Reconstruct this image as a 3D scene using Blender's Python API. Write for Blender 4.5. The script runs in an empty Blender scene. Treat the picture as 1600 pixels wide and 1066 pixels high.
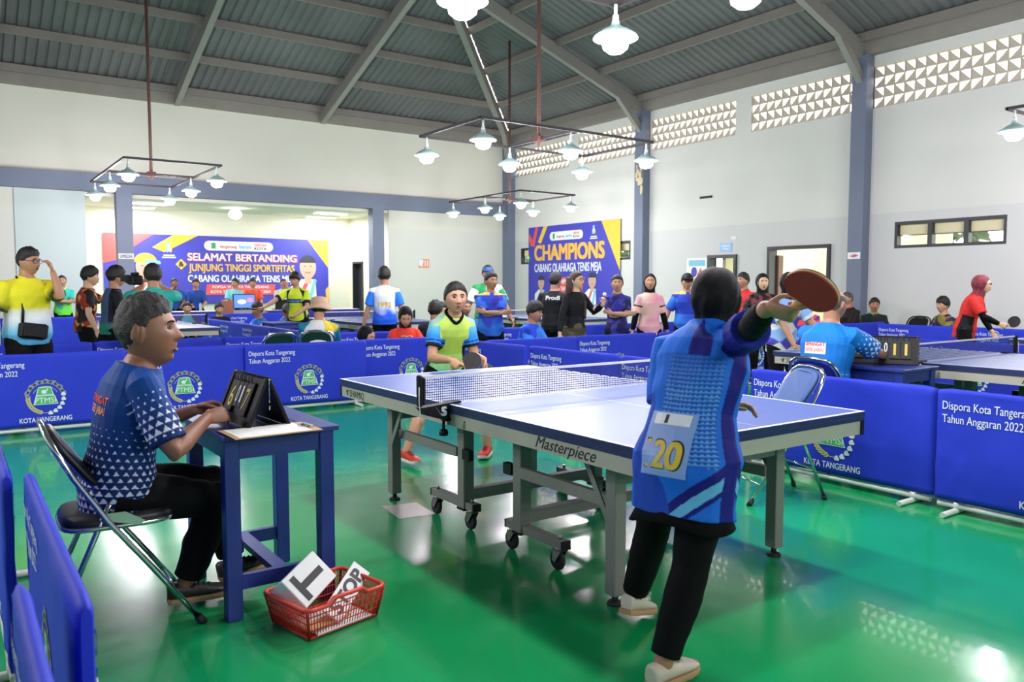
import bpy, bmesh, math, random
from mathutils import Vector, Matrix, Quaternion, Euler, noise
from mathutils.bvhtree import BVHTree
R = math.radians
PI = math.pi
rnd = random.Random(7)
scene = bpy.context.scene
col = scene.collection

# ------------------------------------------------------------------ camera, world, exposure
cam_d = bpy.data.cameras.new('camera')
cam_d.sensor_width = 36.0
cam_d.lens = 36.0 * 1243.6 / 1600.0
cam_d.clip_start = 0.03
cam_d.clip_end = 300
cam_d.dof.use_dof = True
cam_d.dof.focus_distance = 5.0
cam_d.dof.aperture_fstop = 5.0
cam = bpy.data.objects.new('camera', cam_d)
cam.location = (0, 0, 1.36)
cam.rotation_euler = (PI / 2 - 0.0685, 0, R(-35.3))
col.objects.link(cam)
scene.camera = cam

wd = bpy.data.worlds.new('sky')
scene.world = wd
wd.use_nodes = True
bg = wd.node_tree.nodes['Background']
bg.inputs[0].default_value = (1.0, 0.97, 0.92, 1)
bg.inputs[1].default_value = 5.0
scene.view_settings.view_transform = 'Standard'
scene.view_settings.look = 'None'
scene.view_settings.gamma = 1
scene.view_settings.use_curve_mapping = False
scene.view_settings.exposure = 0.42
LAMP_W = 60.0           # watts of one pendant lamp
PANEL_W = 45.0          # watts of one stage ceiling panel
scene.cycles.use_denoising = True
scene.cycles.max_bounces = 8
scene.cycles.transparent_max_bounces = 24
scene.cycles.sample_clamp_indirect = 6.0
scene.cycles.caustics_reflective = False
scene.cycles.caustics_refractive = False

# ------------------------------------------------------------------ helpers
def tag(o, label=None, cat=None, group=None, kind=None):
    if label: o['label'] = label
    if cat: o['category'] = cat
    if group: o['group'] = group
    if kind: o['kind'] = kind
    return o

def empty(name, loc=(0, 0, 0), rz=0.0, label=None, cat=None, group=None):
    o = bpy.data.objects.new(name, None)
    o.empty_display_size = 0.1
    o.location = loc
    o.rotation_euler = (0, 0, rz)
    col.objects.link(o)
    return tag(o, label, cat, group)

def dup(o, parent=None):
    c = o.copy()
    col.objects.link(c)
    if parent is not None:
        c.parent = parent
    for ch in list(o.children):
        dup(ch, c)
    return c

class MB:
    """collects shapes in one bmesh"""
    def __init__(s):
        s.bm = bmesh.new()
        s.M = Matrix.Identity(4)
    def v(s, p): return s.bm.verts.new(s.M @ Vector(p))
    def f(s, vs, mi=0, sm=False):
        try:
            f = s.bm.faces.new(vs)
        except ValueError:
            return None
        f.material_index = mi
        f.smooth = sm
        return f
    def box(s, c, d, rot=None, mi=0, bev=0.0):
        m = Matrix.Translation(Vector(c))
        if rot is not None:
            m = m @ (rot.to_4x4() if not isinstance(rot, tuple) else Euler(rot).to_matrix().to_4x4())
        x, y, z = d[0] / 2, d[1] / 2, d[2] / 2
        if bev <= 0:
            P = [s.v(m @ Vector((a, b, e))) for e in (-z, z) for b in (-y, y) for a in (-x, x)]
            for q in ((0, 2, 3, 1), (4, 5, 7, 6), (0, 1, 5, 4), (1, 3, 7, 5), (3, 2, 6, 7), (2, 0, 4, 6)):
                s.f([P[i] for i in q], mi)
        else:
            b = min(bev, x * .49, y * .49, z * .49)
            rings = []
            for (zz, ins) in ((-z, b), (-z + b, 0), (z - b, 0), (z, b)):
                xx, yy = x - ins, y - ins
                cc = b
                pts = [(-xx + cc, -yy), (xx - cc, -yy), (xx, -yy + cc), (xx, yy - cc), (xx - cc, yy), (-xx + cc, yy), (-xx, yy - cc), (-xx, -yy + cc)]
                rings.append([s.v(m @ Vector((px, py, zz))) for px, py in pts])
            for a, bb in zip(rings, rings[1:]):
                for i in range(8):
                    s.f([a[i], a[(i + 1) % 8], bb[(i + 1) % 8], bb[i]], mi)
            s.f(rings[0][::-1], mi); s.f(rings[-1], mi)
        return s
    def loft(s, rings, mi=0, sm=True, cap=True, closed=False):
        R_ = [[s.v(p) for p in r] for r in rings]
        n = len(R_[0])
        prs = list(zip(R_, R_[1:]))
        if closed: prs.append((R_[-1], R_[0]))
        for a, b in prs:
            for i in range(n):
                s.f([a[i], a[(i + 1) % n], b[(i + 1) % n], b[i]], mi, sm)
        if cap and not closed:
            s.f(R_[0][::-1], mi, False); s.f(R_[-1], mi, False)
        return s
    def tube(s, pts, r, seg=10, mi=0, sm=True, closed=False, cap=True, flat=1.0):
        pts = [Vector(p) for p in pts]
        n = len(pts)
        rr = r if isinstance(r, (list, tuple)) else [r] * n
        rings = []
        up = None
        for i, p in enumerate(pts):
            if closed:
                d = (pts[(i + 1) % n] - pts[i - 1])
            else:
                d = (pts[min(i + 1, n - 1)] - pts[max(i - 1, 0)])
            d.normalize()
            if up is None:
                up = Vector((0, 0, 1)) if abs(d.z) < .9 else Vector((0, 1, 0))
            a = d.cross(up)
            if a.length < 1e-5: a = d.orthogonal()
            a.normalize()
            up = a.cross(d).normalized()
            rings.append([p + (a * math.cos(t) + up * math.sin(t) * flat) * rr[i] for t in [2 * PI * k / seg for k in range(seg)]])
        return s.loft(rings, mi, sm, cap, closed)
    def cyl(s, a, b, r, seg=16, mi=0, r2=None, sm=True):
        return s.tube([a, b], [r, r if r2 is None else r2], seg, mi, sm)
    def lathe(s, prof, seg=24, c=(0, 0, 0), mi=0, sm=True, cap=False):
        c = Vector(c)
        rings = [[c + Vector((r * math.cos(2 * PI * k / seg), r * math.sin(2 * PI * k / seg), z)) for k in range(seg)] for r, z in prof]
        return s.loft(rings, mi, sm, cap)
    def ell(s, c, r, rot=None, seg=16, rg=10, mi=0):
        c = Vector(c)
        m = rot if rot is not None else Matrix.Identity(3)
        rings = []
        for j in range(1, rg):
            ph = -PI / 2 + PI * j / rg
            rings.append([c + m @ Vector((r[0] * math.cos(ph) * math.cos(2 * PI * k / seg), r[1] * math.cos(ph) * math.sin(2 * PI * k / seg), r[2] * math.sin(ph))) for k in range(seg)])
        return s.loft(rings, mi)
    def poly(s, pts, mi=0):
        return s.f([s.v(p) for p in pts], mi)
    def prism(s, pts, d, mi=0, sm=False):
        """pts: 3d polygon, d: extrusion vector"""
        d = Vector(d)
        a = [s.v(Vector(p)) for p in pts]
        b = [s.v(Vector(p) + d) for p in pts]
        n = len(pts)
        s.f(a[::-1], mi); s.f(b, mi)
        for i in range(n):
            s.f([a[i], a[(i + 1) % n], b[(i + 1) % n], b[i]], mi, sm)
        return s
    def mesh(s, name):
        bmesh.ops.recalc_face_normals(s.bm, faces=s.bm.faces[:]) if getattr(s, 'recalc', True) else None
        me = bpy.data.meshes.new(name)
        s.bm.to_mesh(me)
        s.bm.free()
        return me
    def build(s, name, mats, parent=None, loc=None, rz=None):
        me = s.mesh(name)
        for m in (mats if isinstance(mats, (list, tuple)) else [mats]):
            me.materials.append(m)
        return link(name, me, parent, loc, rz)

def link(name, me, parent=None, loc=None, rz=None):
    o = bpy.data.objects.new(name, me)
    col.objects.link(o)
    if parent is not None: o.parent = parent
    if loc is not None: o.location = loc
    if rz is not None: o.rotation_euler = (0, 0, rz)
    return o

trim_n = [0]
def struct(name, mb, mats, label=None, loc=None):
    if name == 'trim':
        trim_n[0] += 1
        name = 'trim_%d' % trim_n[0]
    o = mb.build(name, mats, None, loc)
    o['kind'] = 'structure'
    if label: o['label'] = label
    return o

# ------------------------------------------------------------------ materials
def rgb(r, g, b):
    """sRGB 0-255 to linear"""
    f = lambda c: (c / 12.92 if c <= .04045 else ((c + .055) / 1.055) ** 2.4)
    return (f(r / 255), f(g / 255), f(b / 255), 1)

def mat(name, c, rough=.5, metal=0.0, nz=0.0, nscale=20.0, bump=0.0, bscale=60.0, emit=None, estr=0.0, spec=.5, coat=0.0, trans=0.0, sheen=0.0):
    m = bpy.data.materials.new(name)
    m.use_nodes = True
    nt = m.node_tree
    b = nt.nodes['Principled BSDF']
    if len(c) == 3: c = rgb(*c)
    b.inputs['Base Color'].default_value = c
    b.inputs['Roughness'].default_value = rough
    b.inputs['Metallic'].default_value = metal
    b.inputs['Specular IOR Level'].default_value = spec
    b.inputs['Coat Weight'].default_value = coat
    b.inputs['Sheen Weight'].default_value = sheen
    if trans: b.inputs['Transmission Weight'].default_value = trans
    if emit:
        b.inputs['Emission Color'].default_value = emit
        b.inputs['Emission Strength'].default_value = estr
    if nz or bump:
        tc = nt.nodes.new('ShaderNodeTexCoord')
    if nz:
        n = nt.nodes.new('ShaderNodeTexNoise')
        n.inputs['Scale'].default_value = nscale
        n.inputs['Detail'].default_value = 5
        nt.links.new(tc.outputs['Object'], n.inputs['Vector'])
        mx = nt.nodes.new('ShaderNodeMix'); mx.data_type = 'RGBA'
        mx.inputs[6].default_value = tuple(max(0, x * (1 - nz)) for x in c[:3]) + (1,)
        mx.inputs[7].default_value = tuple(min(1, x * (1 + nz)) for x in c[:3]) + (1,)
        nt.links.new(n.outputs['Fac'], mx.inputs[0])
        nt.links.new(mx.outputs[2], b.inputs['Base Color'])
    if bump:
        n2 = nt.nodes.new('ShaderNodeTexNoise')
        n2.inputs['Scale'].default_value = bscale
        n2.inputs['Detail'].default_value = 3
        nt.links.new(tc.outputs['Object'], n2.inputs['Vector'])
        bp = nt.nodes.new('ShaderNodeBump')
        bp.inputs['Strength'].default_value = bump
        bp.inputs['Distance'].default_value = .01
        nt.links.new(n2.outputs['Fac'], bp.inputs['Height'])
        nt.links.new(bp.outputs['Normal'], b.inputs['Normal'])
    return m

def N(nt, t, **kw):
    n = nt.nodes.new(t)
    for k, v in kw.items():
        setattr(n, k, v)
    return n

M = {}
M['blue_cloth'] = mat('blue_cloth', (36, 54, 196), .62, nz=.06, nscale=6, bump=.15, bscale=300, spec=.3)
M['white_print'] = mat('white_print', (225, 228, 235), .6, nz=.03)
M['pvc'] = mat('pvc', (205, 208, 202), .35, nz=.05)
M['grey_print'] = mat('grey_print', (140, 148, 150), .6, nz=.05)
M['dark_print'] = mat('dark_print', (40, 52, 90), .6, nz=.05)
M['green_print'] = mat('green_print', (70, 185, 105), .6, nz=.05)
M['pale_green'] = mat('pale_green', (170, 220, 190), .6, nz=.05)
M['yellow_print'] = mat('yellow_print', (205, 200, 95), .6, nz=.05)
M['column'] = mat('column_grey', (112, 120, 142), .6, nz=.06, nscale=3, bump=.1)
M['black_frame'] = mat('black_frame', (38, 40, 46), .45, nz=.1)
M['steel_grey'] = mat('steel_grey', (130, 128, 122), .55, nz=.08, nscale=4)
M['rust'] = mat('rust_brown', (92, 58, 50), .7, nz=.2, nscale=12)
M['rig_dark'] = mat('rig_dark', (62, 56, 58), .6, nz=.15)
M['lamp_green'] = mat('lamp_green', (176, 206, 204), .35, nz=.05)
M['lamp_white'] = mat('lamp_white', (238, 240, 238), .4)
M['bulb'] = mat('bulb_glow', (255, 255, 255), .4, emit=(.97, .97, 1, 1), estr=22)
M['panel_glow'] = mat('panel_glow', (255, 255, 255), .4, emit=(.97, .98, 1, 1), estr=7)
M['black'] = mat('black_plastic', (16, 16, 18), .5, nz=.1, spec=.3)
M['rubber'] = mat('rubber', (24, 25, 30), .7, nz=.15, nscale=30)
M['chrome'] = mat('chrome', (200, 202, 205), .14, metal=1.0, nz=.03)
M['zinc'] = mat('zinc', (150, 148, 142), .35, metal=.9, nz=.08)
M['vinyl_black'] = mat('vinyl_black', (22, 22, 26), .38, nz=.12, bump=.1, bscale=120)
M['chair_blue'] = mat('chair_blue', (48, 82, 140), .55, nz=.06, bump=.1, bscale=200)
M['chair_shell'] = mat('chair_shell_blue', (30, 40, 150), .3, nz=.04)
M['chair_green'] = mat('chair_green', (24, 62, 50), .4, nz=.08)
M['wood_blue'] = mat('wood_blue_paint', (26, 48, 128), .42, nz=.14, nscale=9, bump=.12, bscale=40)
M['red'] = mat('basket_red', (222, 66, 48), .38, nz=.04)
M['white'] = mat('white_plain', (232, 233, 230), .5, nz=.02)
M['wood'] = mat('wood_tan', (196, 158, 108), .5, nz=.14, nscale=8)
M['paper'] = mat('paper', (240, 240, 236), .7, nz=.01)
M['yellow_num'] = mat('yellow_number', (214, 186, 50), .5, nz=.03)
M['glass'] = mat('window_glass', (235, 245, 240), .03, trans=1.0)
M['red_rubber'] = mat('red_rubber', (150, 40, 40), .6, nz=.06, nscale=60)
M['black_rubber'] = mat('black_rubber', (20, 20, 22), .6, nz=.1, nscale=60)
M['screen'] = mat('screen', (60, 90, 200), .3, emit=rgb(70, 110, 225), estr=1.3)
M['laptop'] = mat('laptop_dark', (28, 29, 33), .5, nz=.05, spec=.3)
M['beige_wall'] = mat('beige_wall', (222, 204, 178), .8, nz=.05, nscale=2)
M['orange'] = mat('orange_print', (232, 150, 120), .6)
# ------------------------------------------------------------------ room surfaces
def wall_mat(name, up, low, zsplit):
    m = mat(name, up, .75, bump=.06, bscale=14)
    nt = m.node_tree; b = nt.nodes['Principled BSDF']
    g = N(nt, 'ShaderNodeNewGeometry'); sx = N(nt, 'ShaderNodeSeparateXYZ')
    nt.links.new(g.outputs['Position'], sx.inputs[0])
    n = N(nt, 'ShaderNodeTexNoise'); n.inputs['Scale'].default_value = .7; n.inputs['Detail'].default_value = 6
    nt.links.new(g.outputs['Position'], n.inputs['Vector'])
    mr = N(nt, 'ShaderNodeMapRange'); mr.inputs[1].default_value = zsplit; mr.inputs[2].default_value = zsplit + .03
    nt.links.new(sx.outputs[2], mr.inputs[0])
    a = N(nt, 'ShaderNodeMix', data_type='RGBA'); a.inputs[6].default_value = rgb(*low); a.inputs[7].default_value = rgb(*up)
    nt.links.new(mr.outputs[0], a.inputs[0])
    s = N(nt, 'ShaderNodeMix', data_type='RGBA', blend_type='MULTIPLY'); s.inputs[0].default_value = 1
    cr = N(nt, 'ShaderNodeMapRange'); cr.inputs[3].default_value = .93; cr.inputs[4].default_value = 1.04
    nt.links.new(n.outputs['Fac'], cr.inputs[0])
    nt.links.new(a.outputs[2], s.inputs[6]); nt.links.new(cr.outputs[0], s.inputs[7])
    nt.links.new(s.outputs[2], b.inputs['Base Color'])
    return m
M['wall'] = wall_mat('wall_paint', (220, 218, 214), (211, 209, 209), 2.72)
M['wall_back'] = wall_mat('wall_back_paint', (220, 217, 206), (216, 214, 208), 3.0)
M['wall_pale'] = mat('pale_blue_wall', (196, 206, 208), .75, nz=.03, nscale=1)
M['stage_wall'] = mat('stage_wall', (226, 220, 205), .8, nz=.03, nscale=1.5)
M['ring_beam'] = mat('ring_beam', (138, 132, 126), .75, nz=.14, nscale=3)

def floor_mat():
    m = mat('green_epoxy', (16, 150, 82), .2, coat=.2)
    nt = m.node_tree; b = nt.nodes['Principled BSDF']
    g = N(nt, 'ShaderNodeNewGeometry')
    n = N(nt, 'ShaderNodeTexNoise'); n.inputs['Scale'].default_value = .55; n.inputs['Detail'].default_value = 4
    n2 = N(nt, 'ShaderNodeTexNoise'); n2.inputs['Scale'].default_value = 7; n2.inputs['Detail'].default_value = 8; n2.inputs['Roughness'].default_value = .7
    nt.links.new(g.outputs['Position'], n.inputs['Vector']); nt.links.new(g.outputs['Position'], n2.inputs['Vector'])
    cr = N(nt, 'ShaderNodeValToRGB')
    cr.color_ramp.elements[0].position = .35; cr.color_ramp.elements[0].color = rgb(14, 152, 80)
    cr.color_ramp.elements[1].position = .68; cr.color_ramp.elements[1].color = rgb(24, 164, 102)
    nt.links.new(n.outputs['Fac'], cr.inputs[0])
    # worn scuffs
    mr = N(nt, 'ShaderNodeMapRange'); mr.inputs[1].default_value = .66; mr.inputs[2].default_value = .8; mr.inputs[4].default_value = .22
    nt.links.new(n2.outputs['Fac'], mr.inputs[0])
    mx = N(nt, 'ShaderNodeMix', data_type='RGBA'); mx.inputs[7].default_value = rgb(70, 120, 105)
    nt.links.new(mr.outputs[0], mx.inputs[0]); nt.links.new(cr.outputs[0], mx.inputs[6]); nt.links.new(mx.outputs[2], b.inputs['Base Color'])
    rr = N(nt, 'ShaderNodeMapRange'); rr.inputs[3].default_value = .1; rr.inputs[4].default_value = .26
    nt.links.new(n2.outputs['Fac'], rr.inputs[0]); nt.links.new(rr.outputs[0], b.inputs['Roughness'])
    bp = N(nt, 'ShaderNodeBump'); bp.inputs['Strength'].default_value = .06; bp.inputs['Distance'].default_value = .01
    nt.links.new(n2.outputs['Fac'], bp.inputs['Height']); nt.links.new(bp.outputs['Normal'], b.inputs['Normal'])
    return m
M['floor'] = floor_mat()

def roof_mat():
    m = mat('roof_sheet', (104, 112, 116), .55, metal=.15)
    nt = m.node_tree; b = nt.nodes['Principled BSDF']
    tc = N(nt, 'ShaderNodeTexCoord')
    n = N(nt, 'ShaderNodeTexNoise'); n.inputs['Scale'].default_value = .8; n.inputs['Detail'].default_value = 5
    nt.links.new(tc.outputs['Object'], n.inputs['Vector'])
    cr = N(nt, 'ShaderNodeValToRGB')
    cr.color_ramp.elements[0].position = .3; cr.color_ramp.elements[0].color = rgb(98, 98, 99)
    cr.color_ramp.elements[1].position = .75; cr.color_ramp.elements[1].color = rgb(116, 116, 119)
    nt.links.new(n.outputs['Fac'], cr.inputs[0]); nt.links.new(cr.outputs[0], b.inputs['Base Color'])
    return m
M['roof'] = roof_mat()
M['purlin'] = mat('purlin', (128, 122, 116), .6, nz=.12, nscale=3)
M['rafter'] = mat('rafter', (140, 136, 132), .6, nz=.1, nscale=3)

XR, YB, XL, YF = 14.5, 20.6, -6.0, -7.5
ZW = 5.73
S = .35
SH0, SH1, SYB = 2.64, 10.3, 23.3      # stage alcove

mb = MB(); mb.box(((XL + 19) / 2, (YF + 25) / 2, -.1), (19 - XL + .4, 25 - YF, .2)); struct('floor', mb, M['floor'], 'glossy green epoxy floor of the sports hall')

# right wall with ventilation openings, doors and windows: assembled of solid blocks round the openings
def wall_blocks(axis, pos, th, span, z0, z1, holes, mats, name, label, sign=1):
    """holes: (a0,a1,z0,z1)"""
    mb = MB()
    cuts = sorted({span[0], span[1]} | {h[0] for h in holes} | {h[1] for h in holes})
    for a0, a1 in zip(cuts, cuts[1:]):
        if a1 - a0 < 1e-4: continue
        mid = (a0 + a1) / 2
        hs = sorted([(h[2], h[3]) for h in holes if h[0] - 1e-6 <= mid <= h[1] + 1e-6])
        z = z0
        segs = []
        for b0, b1 in hs:
            if b0 > z + 1e-4: segs.append((z, b0))
            z = max(z, b1)
        if z < z1 - 1e-4: segs.append((z, z1))
        for b0, b1 in segs:
            if axis == 'x':
                mb.box((pos + sign * th / 2, mid, (b0 + b1) / 2), (th, a1 - a0, b1 - b0))
            else:
                mb.box((mid, pos + sign * th / 2, (b0 + b1) / 2), (a1 - a0, th, b1 - b0))
    bmesh.ops.remove_doubles(mb.bm, verts=mb.bm.verts[:], dist=1e-5)
    return struct(name, mb, mats, label)

VZ0, VZ1 = 4.735, 5.505
vents = [(2.75, 8.6), (8.92, 11.43), (11.85, 14.46), (14.82, 17.3), (17.7, 20.33)]
door1 = (11.73, 12.56, 0, 2.08)
door2 = (9.4, 10.9, 0, 2.21)
win1 = (6.16, 8.1, 2.07, 2.56)
win2 = (18.2, 20.0, 2.04, 2.53)
win3 = (15.16, 17.0, 2.06, 2.55)
wall_blocks('x', XR, .2, (YF, YB), 0, ZW, [(a, b, VZ0, VZ1) for a, b in vents] + [door1, door2, win1, win2, win3], M['wall'], 'wall_right', 'white plastered right wall with a band of triangular vent blocks')
wall_blocks('y', YB, .2, (XL, XR), 0, ZW, [(SH0, SH1, 0, 3.52)], M['wall_back'], 'wall_back', 'white back wall above the stage alcove')
mb = MB(); mb.box((XL - .1, (YF + YB) / 2, ZW / 2), (.2, YB - YF, ZW)); struct('wall_left', mb, M['wall'], 'white left wall of the hall')
mb = MB(); mb.box(((XL + XR) / 2, YF - .1, ZW / 2), (XR - XL, .2, ZW)); struct('wall_front', mb, M['wall'], 'white front wall of the hall')
mb = MB(); mb.box((1.95, YB - .015, 1.75), (1.38, .03, 3.5)); struct('trim', mb, M['wall_pale'], 'pale grey-blue painted wall panel left of the stage alcove')
# stage alcove
mb = MB()
mb.box(((SH0 + SH1) / 2, SYB + .1, 1.75), (SH1 - SH0 + .4, .2, 3.5))
struct('wall_stage', mb, M['stage_wall'], 'cream back wall of the stage alcove behind the banner')
wall_blocks('x', SH1, .2, (YB + .2, SYB), 0, 3.5, [(22.38, 23.05, 0, 2.08)], M['stage_wall'], 'wall_stage_right', 'cream side wall of the stage alcove with a dark doorway')
mb = MB(); mb.box((SH0 - .1, (YB + SYB) / 2 + .1, 1.75), (.2, SYB - YB - .2, 3.5)); struct('wall_stage_left', mb, M['stage_wall'], 'cream left wall of the stage alcove')
mb = MB(); mb.box(((SH0 + SH1) / 2, (YB + SYB) / 2 + .1, 3.5), (SH1 - SH0 + .4, SYB - YB + .1, .12)); struct('ceiling_stage', mb, M['stage_wall'], 'low cream ceiling of the stage alcove')
# dark side doorway
mb = MB()
mb.box((SH1 + .1, 22.36, 1.05), (.24, .05, 2.1)); mb.box((SH1 + .1, 23.07, 1.05), (.24, .05, 2.1)); mb.box((SH1 + .1, 22.715, 2.09), (.24, .76, .06))
mb.box((SH1 + .17, 22.715, 1.04), (.04, .66, 2.06))
struct('door_3', mb, M['black_frame'], 'dark door in the side wall of the stage alcove')

# ring beams, columns, lintel beam
mb = MB()
mb.box((XR - .02, (YF + YB) / 2, ZW + .14), (.32, YB - YF, .3)); struct('trim', mb, M['ring_beam'], 'grey concrete ring beam on top of the right wall')
mb = MB(); mb.box(((XL + XR) / 2, YB - .02, ZW + .14), (XR - XL, .32, .3)); struct('trim', mb, M['ring_beam'], 'grey concrete ring beam on top of the back wall')
mb = MB(); mb.box((XL + .02, (YF + YB) / 2, ZW + .14), (.32, YB - YF, .3)); struct('trim', mb, M['ring_beam'], 'grey ring beam on top of the left wall')
mb = MB(); mb.box(((XL + XR) / 2, YF + .02, ZW + .14), (XR - XL, .32, .3)); struct('trim', mb, M['ring_beam'], 'grey ring beam on top of the front wall')
mb = MB(); mb.box(((XL + XR) / 2, YB - .06, 3.72), (XR - XL, .3, .4)); struct('trim', mb, M['column'], 'blue-grey lintel beam across the back wall')
for (x, y, w, d, lab) in ((XR - .08, 8.75, .34, .3, 'blue-grey wall column with a torn paper sticker beside the long high window'),
                     (XR - .08, 14.64, .34, .3, 'blue-grey wall column with peeling cream paint patches'),
                     (XR - .1, YB - .1, .38, .38, 'blue-grey corner column where back and right walls meet'),
                     (XR - .08, 2.86, .34, .3, 'blue-grey wall column nearest the front of the right wall')):
    mb = MB(); mb.box((x, y, ZW / 2), (w - .02, d, ZW)); struct('trim', mb, M['column'], lab)
for (x, lab) in ((3.43, 'blue-grey post at the left end of the stage alcove'), (9.88, 'blue-grey post at the right end of the stage alcove')):
    mb = MB(); mb.box((x, YB - .06, 1.76), (.34, .3, 3.52)); struct('trim', mb, M['column'], lab)
# peeling paint patches on the second column
mb = MB()
pr = random.Random(3)
for k in range(16):
    z = 3.75 + pr.random() * .95; y = 14.52 + pr.random() * .2
    n_ = 7; w = .03 + pr.random() * .05; h = .05 + pr.random() * .12
    mb.prism([(XR - .249, y + w * math.cos(t) * (.6 + .5 * pr.random()), z + h * math.sin(t) * (.6 + .5 * pr.random())) for t in [2 * PI * i / n_ for i in range(n_)]], (-.003 - .0005 * k, 0, 0))
mb.build('paint_patch', mat('peeling_cream', (214, 198, 160), .8, nz=.1), bpy.data.objects['trim_8'])

# ventilation block lattices
mv = mat('vent_block', (196, 186, 172), .8, nz=.08, nscale=6)
for i, (a, b) in enumerate(vents):
    mb = MB()
    n = max(1, round((b - a) / .192)); w = (b - a) / n; h = (VZ1 - VZ0) / 4
    t = .022; dx = .05
    for r in range(5):
        mb.box((XR + dx, (a + b) / 2, VZ0 + r * h), (.05, b - a, t * (1 if 0 < r < 4 else 1.2)))
    for c in range(n + 1):
        mb.box((XR + dx, a + c * w, (VZ0 + VZ1) / 2), (.048, t, VZ1 - VZ0))
    for r in range(4):
        for c in range(n):
            y0, y1 = a + c * w, a + (c + 1) * w
            z0, z1 = VZ0 + r * h, VZ0 + (r + 1) * h
            # seen from inside the far side is on the left; rows alternate
            tri = [(y1, z0), (y0, z0), (y0, z1)] if r % 2 == 0 else [(y1, z0), (y0, z0), (y1, z1)]
            mb.prism([(XR + dx - .015, p, q) for p, q in tri], (.03, 0, 0))
    struct('window_%d' % (i + 4), mb, mv, 'band of triangular concrete vent blocks high in the right wall')

# windows with dark frames
def frosted_mat():
    m = mat('frosted_cream', (236, 226, 192), .6, nz=.04, nscale=3)
    nt = m.node_tree; b = nt.nodes['Principled BSDF']; out = nt.nodes['Material Output']
    t = N(nt, 'ShaderNodeBsdfTranslucent'); t.inputs[0].default_value = rgb(226, 212, 176)
    ms = N(nt, 'ShaderNodeMixShader'); ms.inputs[0].default_value = .22
    nt.links.new(b.outputs[0], ms.inputs[1]); nt.links.new(t.outputs[0], ms.inputs[2]); nt.links.new(ms.outputs[0], out.inputs[0])
    return m
M['frosted'] = frosted_mat()
def window(n, y0, y1, z0, z1, np_, label):
    mb = MB(); x = XR + .072; t = .055
    for z in (z0 + t / 2, z1 - t / 2): mb.box((x, (y0 + y1) / 2, z), (.14, y1 - y0, t))
    for k in range(np_ + 1):
        y = y0 + t / 2 + (y1 - y0 - t) * k / np_
        mb.box((x, y, (z0 + z1) / 2), (.138, t * (1 if k in (0, np_) else 1.5), z1 - z0 - 2 * t + .01))
    o = struct('window_%d' % n, mb, M['black_frame'], label)
    w = (y1 - y0 - t) / np_
    for k in range(np_):
        zm = z0 + (z1 - z0) * .5
        g = MB(); g.box((x + .03, y0 + t / 2 + w * (k + .5), (z0 + t + zm) / 2), (.006, w - t, zm - z0 - t)); g.build('pane', M['glass'], o)
        g = MB(); g.box((x + .03, y0 + t / 2 + w * (k + .5), (z1 - t + zm) / 2), (.006, w - t, z1 - t - zm)); g.build('frosted_pane', M['frosted'], o)
        s_ = MB(); s_.box((x + .05, y0 + t / 2 + w * (k + .5), z0 + (z1 - z0) * .5), (.03, w - t, .03)); s_.build('glazing_bar', M['steel_grey'], o)
window(1, *win1, 3, 'black framed three-pane window high in the right wall')
window(2, *win2, 3, 'black framed window half hidden behind the left edge of the champions banner')
window(3, *win3, 3, 'black framed window half hidden behind the right edge of the champions banner')

def doorframe(n, y0, y1, z1, label, leaf=None):
    mb = MB(); t = .07
    for y in ((y0 + t / 2), (y1 - t / 2)): mb.box((XR + .08, y, z1 / 2), (.26, t, z1))
    mb.box((XR + .08, (y0 + y1) / 2, z1 - t / 2), (.26, y1 - y0 - 2 * t, t))
    o = struct('door_%d' % n, mb, M['black_frame'], label)
    if leaf:
        l = MB(); l.box((XR + .2 + .08, y1 - t - .03, 1.03), (.16, .045, 2.0)); l.build('door_leaf', leaf, o)
doorframe(1, door1[0], door1[1], door1[3], 'narrow open doorway with dark frame under a small blue sign')
doorframe(2, door2[0], door2[1], door2[3], 'wide open doorway with dark frame letting in bright daylight', mat('door_brown', (120, 78, 60), .5, nz=.1))
# outside the doors: yard, pale boundary wall and eave soffit, trees
mb = MB(); mb.box((22.8, 8, -.06), (16.1, 50, .1)); struct('ground', mb, mat('yard', (186, 172, 150), .9, nz=.1), 'paved yard outside the hall')
mb = MB(); mb.box((19.2, 12.6, 1.3), (.15, 6.5, 2.6)); mb.box((16.5, 12.35, 1.3), (3.4, .1, 2.6)); struct('wall_outside', mb, M['beige_wall'], 'cream wall of the corridor beyond the doorways')
mb = MB(); mb.box((15.6, 8, 2.86), (1.8, 20, .08)); struct('ceiling_eave', mb, mat('soffit', (238, 226, 190), .8, nz=.04), 'cream eave soffit outside the windows')
mleaf = mat('leaves', (62, 78, 48), .7, nz=.5, nscale=5)
mtrunk = mat('bark', (86, 70, 56), .9, nz=.3)
for k, (x, y, h) in enumerate(((22.4, 11.6, 5.2), (22.0, 7.6, 5.4), (21, 23.5, 5), (20.8, 27.5, 4.4))):
    t_ = empty('tree', (x, y, -.01), 0, 'leafy green tree in the yard beyond the windows', 'tree', 'trees outside the hall')
    b = MB(); b.tube([(0, 0, 0), (.1, 0, h * .35), (0, .1, h * .6)], [.16, .12, .08], 8); b.build('trunk', mtrunk, t_)
    c = MB(); rr = random.Random(k)
    for q in range(420):
        d = Vector((rr.gauss(0, 1), rr.gauss(0, 1), rr.gauss(0, 1))).normalized() * (rr.random() ** .33)
        p = Vector((d.x * 1.7, d.y * 1.7, h * .62 + d.z * h * .42))
        m_ = Euler((rr.random() * 6, rr.random() * 6, rr.random() * 6)).to_matrix()
        s_ = .14 + rr.random() * .16
        c.f([c.v(p + m_ @ Vector(w)) for w in ((-s_, 0, 0), (0, -s_ * .5, 0), (s_, 0, 0), (0, s_ * .5, .05))])
    c.recalc = False
    c.build('foliage', mleaf, t_)

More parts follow.
